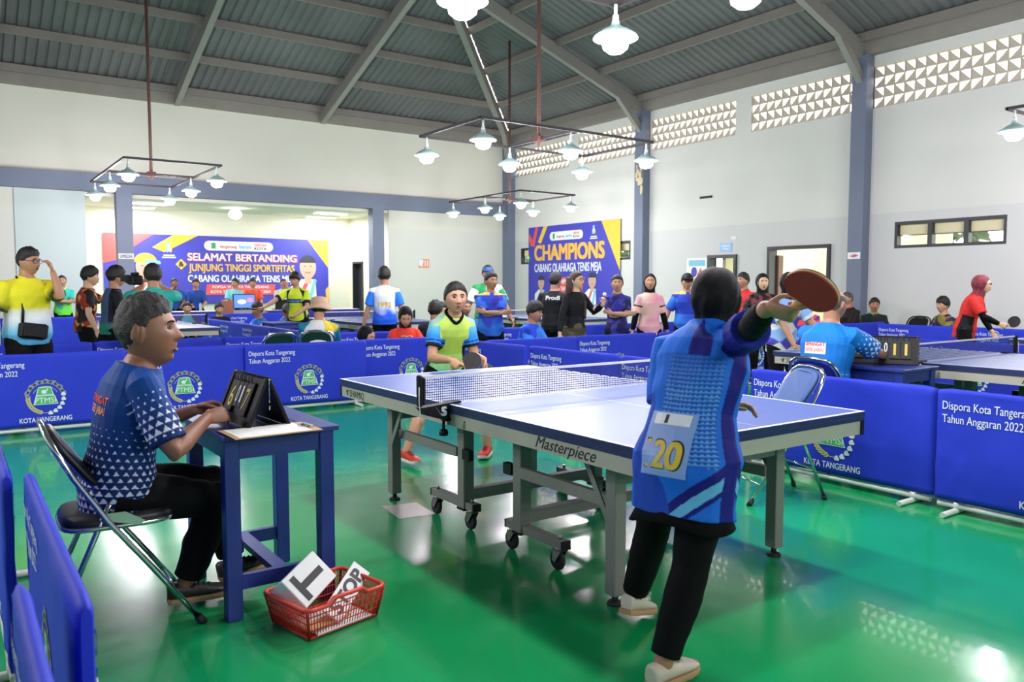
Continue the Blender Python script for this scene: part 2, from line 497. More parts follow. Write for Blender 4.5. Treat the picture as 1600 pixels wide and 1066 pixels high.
# ------------------------------------------------------------------ hipped roof: corrugated sheets, purlins, rafters
YM0, YM1 = YF + (XR - XL) / 2, YB - (XR - XL) / 2
ZR = ZW + .17 + S * (XR - XL) / 2
XM = (XL + XR) / 2
Z0 = ZW + .26
def roof_plane(name, kind, label):
    """kind: back, front, right, left. corrugation runs down the slope."""
    mb = MB()
    if kind in ('right', 'left'): a0, a1 = YF, YB
    else: a0, a1 = XL, XR
    half = (XR - XL) / 2
    p = .2
    n = int((a1 - a0) / p)
    prof = ((0, 0), (.25, 0), (.4, .032), (.6, .032), (.75, 0))
    cols = []
    for i in range(n + 1):
        for fr, hh in prof:
            a = a0 + (i + fr) * p
            if a > a1: break
            tmax = min(half, a - a0, a1 - a)
            cols.append((a, tmax, hh))
    prev = None
    for a, tm, hh in cols:
        def pt(t):
            z = Z0 + S * t + hh
            if kind == 'right': return (XR + .05 - t, a, z)
            if kind == 'left': return (XL - .05 + t, a, z)
            if kind == 'back': return (a, YB + .05 - t, z)
            return (a, YF - .05 + t, z)
        cur = (mb.v(pt(-.25)), mb.v(pt(tm)))
        if prev: mb.f([prev[0], cur[0], cur[1], prev[1]])
        prev = cur
    return struct(name, mb, M['roof'], label)
roof_plane('ceiling_back', 'back', 'corrugated grey roof slope over the back of the hall')
roof_plane('ceiling_right', 'right', 'corrugated grey roof slope over the right side of the hall')
roof_plane('ceiling_left', 'left', 'corrugated grey roof slope over the left side of the hall')
roof_plane('ceiling_front', 'front', 'corrugated grey roof slope over the front of the hall')
for kind in ('back', 'right', 'left', 'front'):
    for t in (.32, 1.6, 2.9, 4.2, 5.5, 6.8, 8.1):
        z = Z0 + S * t - .09
        mb = MB(); sz = (.07, .16)
        if kind == 'back': mb.box(((XL + XR) / 2, YB - t, z), (XR - XL - 2 * t, sz[0], sz[1]))
        if kind == 'front': mb.box(((XL + XR) / 2, YF + t, z), (XR - XL - 2 * t, sz[0], sz[1]))
        if kind == 'right': mb.box((XR - t, (YF + YB) / 2, z), (sz[0], YB - YF - 2 * t, sz[1]))
        if kind == 'left': mb.box((XL + t, (YF + YB) / 2, z), (sz[0], YB - YF - 2 * t, sz[1]))
        struct('trim', mb, M['purlin'], 'steel purlin under the %s roof slope' % kind)
def rafter(p0, p1, w=.13, h=.26, haunch=None, lab='steel rafter under the roof'):
    mb = MB()
    p0, p1 = Vector(p0), Vector(p1)
    d = p1 - p0
    L = d.length
    rot = d.to_track_quat('X', 'Z').to_matrix()
    mb.box((p0 + p1) / 2, (L, w, h), rot)
    if haunch:
        q = Vector(haunch)
        e = p0 + d * (.95 / L)
        mid = (q + e) / 2
        rr = (e - q)
        mb.box(mid, (rr.length + .2, w * .9, .16), rr.to_track_quat('X', 'Z').to_matrix())
    struct('trim', mb, M['rafter'], lab)
dz = -.26
for y in (2.86, 8.75, 14.64, -2.9):
    t = 10.2 if YM0 <= y <= YM1 else min(YB - y, y - YF)
    rafter((XR - .15, y, Z0 + S * .15 + dz), (XR - t, y, Z0 + S * t + dz), haunch=(XR - .17, y, 5.25), lab='steel rafter meeting a column of the right wall')
    rafter((XL + .15, y, Z0 + S * .15 + dz), (XL + t, y, Z0 + S * t + dz), lab='steel rafter over the left side of the hall')
for x in (.95, 4.65, 8.3, -2.7):
    t = min(XR - x, x - XL)
    rafter((x, YB - .15, Z0 + S * .15 + dz), (x, YB - t, Z0 + S * t + dz), lab='steel rafter rising from the back wall')
for (cx, cy, sx, sy) in ((XR, YB, -1, -1), (XL, YB, 1, -1), (XR, YF, -1, 1), (XL, YF, 1, 1)):
    rafter((cx + sx * .15, cy + sy * .15, Z0 + S * .15 + dz), (cx + sx * 10.2, cy + sy * 10.2, Z0 + S * 10.2 + dz), .15, haunch=(cx + sx * .17, cy + sy * .17, 5.2), lab='steel hip rafter rising from a corner of the hall')

# ------------------------------------------------------------------ lamps
def make_rig(cx, cy, nx, ny, sx, sy, label, zl=3.2):
    root = empty('pendant_light_rig', (cx, cy, zl), 0, label, 'light fixture', 'hanging lamp rigs')
    zt = .27
    hx, hy = (nx - 1) * sx / 2 + .06, (ny - 1) * sy / 2 + .06
    mb = MB(); b = .035
    for s_ in (-1, 1):
        mb.box((0, s_ * hy, zt), (2 * hx + b, b, b)); mb.box((s_ * hx, 0, zt), (b, 2 * hy, b))
    if ny >= nx: mb.box((0, 0, zt), (2 * hx, b, b)); mb.box((0, .12, zt), (2 * hx, b, b))
    else: mb.box((0, 0, zt), (b, 2 * hy, b)); mb.box((.12, 0, zt), (b, 2 * hy, b))
    mb.build('frame', M['rig_dark'], root)
    # height of roof above the rig
    t = min(XR - cx, cx - XL, YB - cy, cy - YF)
    top = Z0 + S * t + .015 - zl
    mb = MB(); mb.cyl((0, 0, zt - .1), (0, 0, top), .028, 10); mb.box((0, 0, zt), (.14, .14, .08)); mb.build('hanging_rod', M['rust'], root)
    for i in range(nx):
        for j in range(ny):
            x, y = (i - (nx - 1) / 2) * sx, (j - (ny - 1) / 2) * sy
            sh = MB()
            sh.lathe([(.028, .13), (.034, .1), (.05, .085), (.1, .06), (.16, .02), (.172, 0), (.168, -.004), (.155, .015), (.098, .052), (.046, .075), (.03, .08)], 22, (x, y, 0))
            so = sh.build('lamp_shade', M['lamp_green'], root)
            st = MB(); st.cyl((x, y, .12), (x, y, .25), .014, 8); st.cyl((x, y, .1), (x, y, .17), .024, 10); st.build('stem', M['lamp_white'], so)
            bu = MB(); bu.lathe([(.03, .08), (.055, .05), (.09, .012), (.102, -.03), (.092, -.075), (.055, -.105), (.004, -.114)], 16, (x, y, 0)); bu.build('bulb', M['bulb'], so)
            ld = bpy.data.lights.new('lamp_light', 'POINT'); ld.energy = LAMP_W; ld.shadow_soft_size = .1; ld.color = (.99, .945, .995)
            lo = bpy.data.objects.new('lamp_light', ld); lo.location = (x, y, -.2); lo.parent = root; col.objects.link(lo)
    return root
make_rig(7.02, 9.25, 3, 2, 1.43, 1.45, 'large dark lamp rig with six pendant lamps hanging in front of the right wall vents')
make_rig(3.22, 16.3, 2, 3, 1.42, 1.8, 'lamp rig of six bright lamps hanging before the left stage post')
make_rig(11.15, 15.85, 2, 3, 1.42, 1.45, 'lamp rig hanging in the far corner beside the corner column')
make_rig(3.5, 3.35, 2, 3, 1.35, 1.2, 'nearest lamp rig hanging above the main tennis table', 3.22)
make_rig(11.15, 3.0, 2, 3, 1.42, 1.4, 'lamp rig above the right hand tennis table at the photo edge')
make_rig(-2.4, 6.0, 2, 3, 1.42, 1.45, 'lamp rig hanging in the left part of the hall')  # out of view, added as extra light from the left
make_rig(3.4, -3.6, 2, 3, 1.42, 1.45, 'lamp rig hanging in the front part of the hall')  # out of view behind the camera, added to light people from the front

# stage ceiling lights
for k, (x, y, w, lab) in enumerate(((4.15, 21.45, .95, 'long stage ceiling light nearest the left post'), (4.1, 22.7, .9, 'second stage ceiling light behind the left post'),
                     (8.9, 21.4, .95, 'stage ceiling light nearest the right post'), (9.15, 22.75, .9, 'rear stage ceiling light near the dark door'))):
    t_ = empty('ceiling_light', (x, y, 3.44), 0, lab, 'ceiling light')
    mb = MB(); mb.box((0, 0, -.02), (w, .3, .04)); mb.build('housing', M['lamp_white'], t_)
    mb = MB(); mb.box((0, 0, -.045), (w - .06, .24, .012)); mb.build('diffuser', M['panel_glow'], t_)
    ld = bpy.data.lights.new('stage_light', 'AREA'); ld.energy = PANEL_W; ld.shape = 'RECTANGLE'; ld.size = w; ld.size_y = .3
    lo = bpy.data.objects.new('stage_light', ld); lo.location = (0, 0, -.06); lo.parent = t_; col.objects.link(lo)
t_ = empty('globe_light', (6.35, 21.75, 3.44), 0, 'round glowing globe lamp under the stage ceiling', 'ceiling light')
mb = MB(); mb.cyl((0, 0, -.05), (0, 0, 0), .06, 14); mb.build('base', M['lamp_white'], t_)
mb = MB(); mb.ell((0, 0, -.16), (.17, .17, .13), None, 20, 12); mb.build('globe', M['panel_glow'], t_)
# ------------------------------------------------------------------ flat printing helpers
_tc = {}
def text_geo(s, bold=0.0, shear=0.0, space=1.0):
    key = (s, bold, shear, space)
    if key in _tc: return _tc[key]
    cu = bpy.data.curves.new('t', 'FONT')
    cu.body = s; cu.size = 1.0; cu.shear = shear; cu.space_character = space
    cu.resolution_u = 4
    o = bpy.data.objects.new('t', cu)
    col.objects.link(o)
    dg = bpy.context.evaluated_depsgraph_get()
    me = bpy.data.meshes.new_from_object(o.evaluated_get(dg))
    vs = [(v.co.x, v.co.y) for v in me.vertices]
    fs = [tuple(p.vertices) for p in me.polygons]
    bpy.data.objects.remove(o); bpy.data.curves.remove(cu); bpy.data.meshes.remove(me)
    if not vs: vs = [(0, 0)]; fs = []
    x0, x1 = min(v[0] for v in vs), max(v[0] for v in vs)
    y0, y1 = min(v[1] for v in vs), max(v[1] for v in vs)
    _tc[key] = (vs, fs, x0, x1, y0, y1)
    return _tc[key]

class Flat:
    """2D artwork laid on a surface through fn(u, v, layer) -> 3D point"""
    def __init__(s, fn, mats):
        s.mb = MB(); s.mb.recalc = False; s.fn = fn; s.mats = list(mats)
    def poly(s, pts, mi, lay=1):
        s.mb.f([s.mb.v(s.fn(u, v, lay)) for u, v in pts], mi)
    def ell(s, c, r, mi, lay=1, a0=0, a1=2 * PI, n=24):
        s.poly([(c[0] + r[0] * math.cos(a0 + (a1 - a0) * k / n), c[1] + r[1] * math.sin(a0 + (a1 - a0) * k / n)) for k in range(n + (0 if a1 - a0 >= 2 * PI - 1e-6 else 1))], mi, lay)
    def rect(s, u0, v0, u1, v1, mi, lay=1, rad=0.0):
        if rad <= 0: return s.poly([(u0, v0), (u1, v0), (u1, v1), (u0, v1)], mi, lay)
        P = []
        for cx, cy, a in ((u1 - rad, v0 + rad, -PI / 2), (u1 - rad, v1 - rad, 0), (u0 + rad, v1 - rad, PI / 2), (u0 + rad, v0 + rad, PI)):
            P += [(cx + rad * math.cos(a + PI / 2 * k / 6), cy + rad * math.sin(a + PI / 2 * k / 6)) for k in range(7)]
        s.poly(P, mi, lay)
    def arc(s, c, r0, r1, a0, a1, mi, lay=1, n=24):
        for k in range(n):
            t0, t1 = a0 + (a1 - a0) * k / n, a0 + (a1 - a0) * (k + 1) / n
            s.poly([(c[0] + r * math.cos(t), c[1] + r * math.sin(t)) for r, t in ((r0, t0), (r1, t0), (r1, t1), (r0, t1))], mi, lay)
    def quad(s, P, n, m, mi, lay=1):
        A, B, C, D = [Vector(p) for p in P]
        g = lambda a, b: tuple(A.lerp(B, a).lerp(D.lerp(C, a), b))
        for i in range(n):
            for j in range(m):
                s.poly([g(i / n, j / m), g((i + 1) / n, j / m), g((i + 1) / n, (j + 1) / m), g(i / n, (j + 1) / m)], mi, lay)
    def grid(s, u0, v0, u1, v1, n, m, mi, lay=1):
        for i in range(n):
            for j in range(m):
                a, b, c, d = u0 + (u1 - u0) * i / n, u0 + (u1 - u0) * (i + 1) / n, v0 + (v1 - v0) * j / m, v0 + (v1 - v0) * (j + 1) / m
                s.poly([(a, c), (b, c), (b, d), (a, d)], mi, lay)
    def text(s, txt, u, v, w=None, h=None, mi=0, lay=2, bold=.0, shear=0.0, align='L', space=1.0, rot=0.0):
        vs, fs, x0, x1, y0, y1 = text_geo(txt, 0, shear, space)
        W, H = x1 - x0, .7
        if h is None: k = w / W; sx = sy = k
        else:
            sy = h / H
            sx = min(w / W, sy * 1.25 if len(txt) == 1 else 9) if w else sy
        off = {'L': 0, 'C': -W * sx / 2, 'R': -W * sx}[align]
        c_, s_ = math.cos(rot), math.sin(rot)
        bb = bold * min(sx, sy)
        for oi, (ox, oy) in enumerate([(0, 0)] if bold <= 0 else [(-bb, -bb * .7), (bb, bb * .7)] if bold < .015 else [(-bb, -bb * .7), (bb, bb * .7), (-bb, bb * .7), (bb, -bb * .7), (0, 0)]):
            ly = lay + .06 * oi
            V = []
            for x, y in vs:
                a, b = (x - x0) * sx + off + ox, y * sy + oy
                V.append(s.mb.v(s.fn(u + a * c_ - b * s_, v + a * s_ + b * c_, ly)))
            for f in fs: s.mb.f([V[i] for i in f], mi)
    def build(s, name, parent=None):
        return s.mb.build(name, s.mats, parent)

# ------------------------------------------------------------------ court barriers
BW, BH = 1.38, .75
def ripple(u, z):
    e = BW / 2 - abs(u)
    return .008 * noise.noise(Vector((u * 3.1, z * 2.2, 1.7))) + .007 * math.exp(-e / .16) * math.sin((e * 1.0 + (BH - z) * .55) * 42) * max(0, 1 - z / BH * 1.15) + .003 * noise.noise(Vector((u * 9 + z * 5, z * 7, 4))) + .004 * math.sin(u * 14 + z * 6 + 2 * noise.noise(Vector((u * 2, z * 2, 5)))) * (1 - z / BH)
def barrier_meshes():
    mb = MB()
    nu, nz = 36, 18
    th = .018
    rings = []
    for i in range(nu + 1):
        u = -BW / 2 + BW * i / nu
        e = min(1, min(i, nu - i) / 1.0)
        r = []
        zt = BH - .012 * (1 - min(1, min(i, nu - i) / 2.0)) - .006 * math.sin(PI * i / nu)
        for k in range(nz + 1):
            z = .075 + (zt - .03 - .075) * k / nz
            r.append(Vector((u, -th * (.55 + .45 * e) + ripple(u, z), z)))
        for k in range(1, 6):
            a = PI * k / 6
            r.append(Vector((u, -th * math.cos(a) * (.6 + .4 * e), zt - .03 + .03 * math.sin(a))))
        for k in range(nz, -1, -1):
            z = .075 + (zt - .03 - .075) * k / nz
            r.append(Vector((u, th * (.55 + .45 * e) + ripple(u, z), z)))
        rings.append(r)
    mb.loft(rings, 0, True, True)
    cloth = mb.mesh('cloth'); cloth.materials.append(M['blue_cloth'])
    mb = MB()
    r = .017
    mb.cyl((-BW / 2 + .02, 0, .045), (BW / 2 - .02, 0, .045), r, 10)
    for s_ in (-1, 1):
        x = s_ * (BW / 2 - .13)
        mb.cyl((x, -.17, .018), (x, .17, .018), r, 10)
        mb.cyl((x, 0, .02), (x, 0, .07), .021, 10)
        for e in (-1, 1):
            mb.cyl((x, e * .17, .018), (x, e * .1705, .018), r * .99, 10)
    base = mb.mesh('pipe_base'); base.materials.append(M['pvc'])
    def side(sg):
        def fn(u, v, lay):
            y = sg * (-.0185) + ripple(u * sg, v) - sg * (.0012 + .0007 * lay)
            return (u * sg, y, v)
        return fn
    mats_e = [M['grey_print'], M['dark_print'], M['green_print'], M['white_print'], M['yellow_print'], M['pale_green']]
    letter, emblem = [], []
    mbl = None
    prints = []
    for sg in (1, -1):
        L, L2, Em = Flat(side(sg), [M['white_print']]), Flat(side(sg), [M['white_print']]), Flat(side(sg), mats_e)
        L.text('Dispora Kota Tangerang', -.655, .625, .5, .05, 0, 2, .008)
        L.text('Tahun Anggaran 2022', -.655, .545, .445, .05, 0, 2, .008)
        L2.text('KOTA TANGERANG', 0, .115, .42, .043, 0, 2, .018, align='C')
        c = (0, .335); R0 = .165
        Em.arc(c, R0 * .80, R0, R(8), R(172), 0, 1, 26)
        Em.arc(c, R0 * .62, R0 * .67, R(25), R(155), 0, 1, 18)
        for k in range(9):   # dark letters / teeth in the ring
            a = R(22 + 17 * k)
            Em.arc(c, R0 * .84, R0 * .96, a - R(4.6), a + R(4.6), 1, 2, 3)
        for k in range(7):
            a = R(13.5 + 24.5 * k)
            Em.arc(c, R0 * 1.0, R0 * 1.05, a - R(5), a + R(5), 0, 1, 3)
        q = lambda pts: [(c[0] + a * R0, c[1] + b * R0) for a, b in pts]
        Em.quad(q([(-.46, .14), (.42, .14), (.28, .62), (-.32, .62)]), 8, 4, 3, 1)
        Em.quad(q([(-.41, .18), (.37, .18), (.25, .58), (-.29, .58)]), 8, 4, 2, 2)
        Em.ell((c[0] - .06 * R0, c[1] + .34 * R0), (.13 * R0, .11 * R0), 3, 3)
        Em.poly(q([(.02, .4), (.06, .36), (.16, .5), (.12, .53)]), 3, 3)
        Em.quad(q([(-.60, -.38), (.62, -.38), (.46, .13), (-.46, .13)]), 8, 4, 3, 1)
        Em.quad(q([(-.55, -.35), (.57, -.35), (.43, .1), (-.43, .1)]), 8, 4, 2, 2)
        Em.text('PTMSI', c[0], c[1] - .28 * R0, 1.0 * R0, .30 * R0, 3, 3.5, .006, align='C')
        for k in range(9):  # wheat ear
            a = R(178 + 9.5 * k)
            for rr, tw in ((.9, .5), (.78, -.5)):
                p = Vector((c[0] + R0 * rr * math.cos(a), c[1] + R0 * rr * math.sin(a)))
                d = Vector((-math.sin(a), math.cos(a))) * -1
                d = Matrix.Rotation(tw, 2) @ d
                n_ = Vector((-d.y, d.x))
                l, w = .13 * R0, .045 * R0
                Em.poly([tuple(p - d * l), tuple(p + n_ * w), tuple(p + d * l), tuple(p - n_ * w)], 4, 1)
        Em.arc(c, R0 * .83, R0 * .86, R(255), R(282), 4, 1, 8)
        for k in range(6):  # cotton
            a = R(10 - 17 * k)
            p = (c[0] + R0 * .9 * math.cos(a), c[1] + R0 * .9 * math.sin(a))
            Em.ell((p[0] - .03 * R0, p[1]), (.1 * R0, .1 * R0), 5, 1, n=10)
            for t in (90, 210, 330):
                Em.ell((p[0] + .062 * R0 * math.cos(R(t)), p[1] + .062 * R0 * math.sin(R(t))), (.066 * R0, .066 * R0), 3, 2, n=10)
        for F_, nm in ((L, 'lettering'), (L2, 'lettering'), (Em, 'emblem')):
            me = F_.mb.mesh(nm)
            for m_ in F_.mats: me.materials.append(m_)
            prints.append((nm, me))
    return [('cloth', cloth), ('pipe_base', base)] + prints
_bm = barrier_meshes()
def barrier(x, y, rz, label):
    o = empty('court_barrier', (x, y, 0), rz, label, 'barrier', 'blue court barriers')
    for n_, me in _bm:
        link(n_, me, o)
    return o
H_ = PI / 2
# back row behind the scorekeeper (front face looks at -Y)
barrier(.70, 8.46, 0, 'court barrier in the back row directly behind the scorekeeper, leftmost with full emblem')
barrier(-.70, 8.5, 0, 'court barrier of the back row cut by the left photo edge')
barrier(1.93, 8.5, 0, 'court barrier in the back row partly hidden by the scorekeeper head')
barrier(3.22, 8.44, 0, 'court barrier in the back row right of the flip scoreboard')
barrier(4.52, 8.5, 0, 'court barrier in the back row directly behind the player in lime shirt')
# right side row
for k, lab in enumerate(('court barrier at the right photo edge in front, with loose pipe feet', 'court barrier behind the empty blue chair beside the table',
                         'court barrier just behind the blue shirt of the near player', 'court barrier beyond the net right of the lime shirt player',
                         'court barrier beyond the tennis table beside the lime shirt player elbow')):
    barrier(4.89 + .03 * (k % 2), 1.73 + 1.4 * k, -H_, lab)
barrier(4.86, .33, -H_, 'court barrier further along the right side row outside the photo')
# near left rows
barrier(.195, 2.39, H_, 'court barrier in the left foreground with its square end nearest the red basket')
barrier(.098, 1.24, H_, 'blurred court barrier in the bottom left corner nearest the camera')
barrier(.135, 3.74, H_, 'court barrier at the left edge behind the other foreground barriers')
# second row behind the back row
for k, lab in enumerate(('second row court barrier behind the man in yellow polo shirt', 'second row court barrier behind the scorekeeper nape', 'second row court barrier below the empty green chair',
                         'second row court barrier in front of the girl in red shirt')):
    barrier(.6 + 1.4 * k, 9.9 + .04 * (k % 2), 0, lab)
# far left court
for k, lab in enumerate(('far barrier behind the left tennis table with an emblem beside the paddle boy', 'far barrier at the left photo edge beyond the yellow polo man', 'far barrier in front of the two seated men before the stage',
                         'far barrier in front of the podium', 'far barrier in front of the right part of the draped table')):
    barrier((1.5, .1, 2.9, 4.3, 5.7)[k], 18.3, 0, lab)
for k, lab in enumerate(('slanting barrier nearest the seated scorers on the left court', 'barrier beside the elbow of the left scorers', 'barrier under the forearms of the left scorers', 'barrier at the far end of the left scorers row')):
    barrier(4.0 + .02 * k, 11.4 + 1.4 * k, -H_, lab)
# middle and right courts
for k, lab in enumerate(('middle row barrier behind the lime shirt player shoulder', 'middle row barrier in front of the girl with long hair', 'middle row barrier in front of the girl with pink shirt',
                         'middle row barrier behind the near player head', 'middle row barrier behind the bald scorekeeper', 'middle row barrier in front of the grey haired man by the wall')):
    barrier(5.64 + 1.40 * k, 7.55 + .03 * (k % 2), 0, lab)
for k, lab in enumerate(('third row barrier behind the seated man in blue jersey', 'third row barrier behind the girl with long hair', 'third row barrier behind the pink hijab girl')):
    barrier(7.0 + 1.41 * k, 9.7, 0, lab)
for k, lab in enumerate(('barrier near the right wall in front of the youth in patterned jersey', 'barrier near the right wall behind the woman in red', 'barrier at the right photo edge near the wall', 'barrier near the wall beyond the right photo edge')):
    barrier(12.62, 6.6 - 1.41 * k, -H_, lab)
for k, lab in enumerate(('barrier behind the right table net beside the scorekeeper arm', 'barrier behind the right tennis table with an emblem behind a dark leg', 'barrier behind the right tennis table at the photo edge')):
    barrier(9.22, 5.6 - 1.41 * k, -H_, lab)

# ------------------------------------------------------------------ tennis table
M['table_top'] = mat('table_top_blue', (62, 88, 162), .42, nz=.03, spec=.9)
M['table_edge'] = mat('table_edge_navy', (34, 44, 86), .45, nz=.08)
M['line'] = mat('line_white', (236, 238, 238), .45)
M['apron'] = mat('apron_beige', (176, 172, 158), .5, nz=.05, nscale=5)
M['net_tape'] = mat('net_tape', (228, 226, 216), .6, nz=.04)
def net_mat():
    m = mat('net_mesh', (52, 60, 100), .7)
    nt = m.node_tree; b = nt.nodes['Principled BSDF']; out = nt.nodes['Material Output']
    tc = N(nt, 'ShaderNodeTexCoord'); sx = N(nt, 'ShaderNodeSeparateXYZ'); nt.links.new(tc.outputs['Object'], sx.inputs[0])
    def grid(o):
        a = N(nt, 'ShaderNodeMath', operation='MULTIPLY'); a.inputs[1].default_value = 1 / .0125; nt.links.new(o, a.inputs[0])
        f = N(nt, 'ShaderNodeMath', operation='FRACT'); nt.links.new(a.outputs[0], f.inputs[0])
        g = N(nt, 'ShaderNodeMath', operation='LESS_THAN'); g.inputs[1].default_value = .26; nt.links.new(f.outputs[0], g.inputs[0])
        return g.outputs[0]
    mx = N(nt, 'ShaderNodeMath', operation='MAXIMUM'); nt.links.new(grid(sx.outputs[0]), mx.inputs[0]); nt.links.new(grid(sx.outputs[2]), mx.inputs[1])
    tr = N(nt, 'ShaderNodeBsdfTransparent'); ms = N(nt, 'ShaderNodeMixShader')
    nt.links.new(mx.outputs[0], ms.inputs[0]); nt.links.new(tr.outputs[0], ms.inputs[1]); nt.links.new(b.outputs[0], ms.inputs[2]); nt.links.new(ms.outputs[0], out.inputs[0])
    return m
M['net'] = net_mat()
M['print_black'] = mat('print_black', (30, 30, 32), .5)

def make_table():
    """local: x across (0 = centre line), y along (0 = net), origin on the floor"""
    root = empty('table_tennis_table')
    W, L, T = 1.525, 2.74, .76
    for s_ in (-1, 1):   # two halves, far (+y) and near (-y)
        y0, y1 = (.004, L / 2) if s_ > 0 else (-L / 2, -.004)
        yc = (y0 + y1) / 2
        mb = MB(); mb.box((0, yc, T - .0125), (W, y1 - y0, .025), bev=.002)
        mb.box((0, yc, T - .0345), (W - .004, y1 - y0 - .004, .02), mi=1)
        top = mb.build('table_top', [M['table_top'], M['table_edge']], root)
        # edges get the navy colour
        for p in top.data.polygons:
            if abs(p.normal.z) < .5: p.material_index = 1
        mb = MB(); mb.recalc = False
        z = T + .0006
        def r_(xa, ya, xb, yb): mb.f([mb.v((xa, ya, z)), mb.v((xb, ya, z)), mb.v((xb, yb, z)), mb.v((xa, yb, z))])
        lw = .02
        r_(-W / 2 + .001, y0, -W / 2 + lw, y1); r_(W / 2 - lw, y0, W / 2 - .001, y1)
        if s_ > 0: r_(-W / 2 + lw, y1 - lw, W / 2 - lw, y1 - .001)
        else: r_(-W / 2 + lw, y0 + .001, W / 2 - lw, y0 + lw)
        r_(-.0015, y0, .0015, y1)
        mb.build('line_marking', M['line'], top)
        mb = MB(); h = .068; z = T - .044 - h / 2
        t = .022
        for x in (-1, 1): mb.box((x * (W / 2 - .01 - t / 2), yc, z), (t, y1 - y0 - .02, h))
        for y in (y0 + .012 + t / 2, y1 - .012 - t / 2): mb.box((0, y, z), (W - .02 - 2 * t, t, h))
        mb.build('apron', M['apron'], root)
        mb = MB(); 
        for x in (-1, 1):
            mb.box((x * (W / 2 - .014), s_ * (L / 2 - .008), T - .044 - h / 2), (.02, .012, h + .004))
        mb.build('corner_cap', M['black'], root)
        yo, yi = s_ * (L / 2 - .34), s_ * .27
        xl = W / 2 - .22
        for x in (-1, 1):
            mb = MB(); mb.box((x * xl, yo, (.045 + T - .04) / 2), (.065, .065, T - .04 - .045), bev=.004)
            lo = mb.build('leg', M['steel_grey'], root)
            mb = MB(); mb.cyl((x * xl, yo, .014), (x * xl, yo, .05), .014, 10); mb.lathe([(.001, .0), (.034, .0), (.036, .006), (.03, .014), (.012, .018), (.001, .018)], 16, (x * xl, yo, 0)); mb.build('foot_pad', M['rubber'], lo)
            xi = x * (W / 2 - .28)
            mb = MB(); mb.box((xi, yi, (.115 + T - .04) / 2), (.07, .07, T - .04 - .115), bev=.004); mb.box((xi, yi, .112), (.075, .075, .012), mi=1)
            mb.build('leg', [M['steel_grey'], M['black']], root)
            # castor bar and castors
            mb = MB(); mb.box((xi, yi + .0 + s_ * .12 if s_ < 0 else yi - .0 + .12, .135), (.05, .46, .04)); 
            cb = mb.build('castor_bar', M['steel_grey'], root)
            yb = yi + s_ * .12 if s_ < 0 else yi + .12
            for e in (-1, 1):
                yw = yb + e * .19
                mb = MB(); mb.box((xi, yw + e * .043, .135), (.052, .012, .042)); mb.build('end_cap', M['black'], cb)
                mb = MB()
                mb.cyl((xi, yw, .1), (xi, yw, .117), .026, 12); mb.cyl((xi, yw, .155), (xi, yw, .175), .009, 8)
                for q in (-1, 1): mb.prism([(xi + q * .02, yw - .03, .104), (xi + q * .02, yw + .03, .104), (xi + q * .02, yw + .032, .05), (xi + q * .02, yw + .014, .042)], (q * .004, 0, 0))
                mb.build('castor_fork', M['zinc'], cb)
                mb = MB(); mb.M = Matrix.Translation((xi, yw + .018, .05)) @ Matrix.Rotation(PI / 2, 4, 'Y')
                mb.lathe([(.012, -.014), (.03, -.014), (.045, -.012), (.05, -.006), (.05, .006), (.045, .012), (.03, .014), (.012, .014)], 22)
                mb.cyl((0, 0, -.019), (0, 0, .019), .008, 8, 0)
                mb.build('castor_wheel', M['rubber'], cb)
            # rails along the table
            mb = MB(); mb.box((x * (xl - .03), (yo + yi) / 2, .43), (.03, abs(yo - yi) - .06, .055)); mb.box((x * (xl - .03), yi - s_ * .07, .43), (.032, .07, .057), mi=1)
            mb.build('side_rail', [M['steel_grey'], M['black']], root)
            mb = MB(); a_, b_ = Vector((x * (xl + .028), yo, .34)), Vector((x * (xl + .028), yo - s_ * .2, T - .1))
            d_ = b_ - a_
            mb.box((a_ + b_) / 2, (.008, .03, d_.length), Matrix.Rotation(math.atan2(-d_.y, d_.z), 3, 'X')); mb.build('brace', M['steel_grey'], root)
        mb = MB(); mb.box((0, yo, T - .2), (2 * xl - .065, .04, .08)); mb.box((0, yo, T - .156), (2 * xl - .065, .044, .012), mi=1); mb.build('cross_beam', [M['steel_grey'], M['black']], root)
        mb = MB(); mb.box((0, yi, .19), (2 * (W / 2 - .28) - .07, .05, .06)); mb.build('cross_beam', M['steel_grey'], root)
    # writing on the left apron
    ax = -W / 2 + .0095
    F1 = Flat(lambda u, v, lay: (ax - .0006 * lay, -u, v), [M['print_black'], M['table_edge']])
    zc = T - .044
    F1.text('SHIAMIQ', -1.23, zc - .057, .21, .044, 0, 1, .004)
    F1.poly([(-1.29, zc - .02), (-1.27, zc - .05), (-1.25, zc - .055), (-1.262, zc - .035), (-1.245, zc - .02), (-1.262, zc - .012), (-1.27, zc - .03)], 0)
    F1.build('lettering', root)
    F1 = Flat(F1.fn, F1.mats)
    F1.text('Masterpiece', .74, zc - .055, .40, .052, 0, 1, .004, .4)
    F1.build('lettering', root)
    F1 = Flat(F1.fn, F1.mats)
    F1.rect(.135, zc - .062, .165, zc - .058, 0); F1.arc((.15, zc - .044), .008, .012, R(180), R(400), 0); F1.poly([(.15, zc - .02), (.153, zc - .02), (.148, zc - .045), (.145, zc - .045)], 0); F1.ell((.156, zc - .03), (.004, .006), 0)
    F1.build('player_mark', root)
    # net assembly
    nx = W / 2 + .1525
    mb = MB(); mb.recalc = False
    mb.f([mb.v((-nx + .02, 0, T + .006)), mb.v((nx - .02, 0, T + .006)), mb.v((nx - .02, 0, T + .14)), mb.v((-nx + .02, 0, T + .14))])
    net = mb.build('net', M['net'], root)
    mb = MB(); mb.box((0, 0, T + .146), (2 * nx - .03, .006, .014)); mb.build('net_tape', M['net_tape'], net)
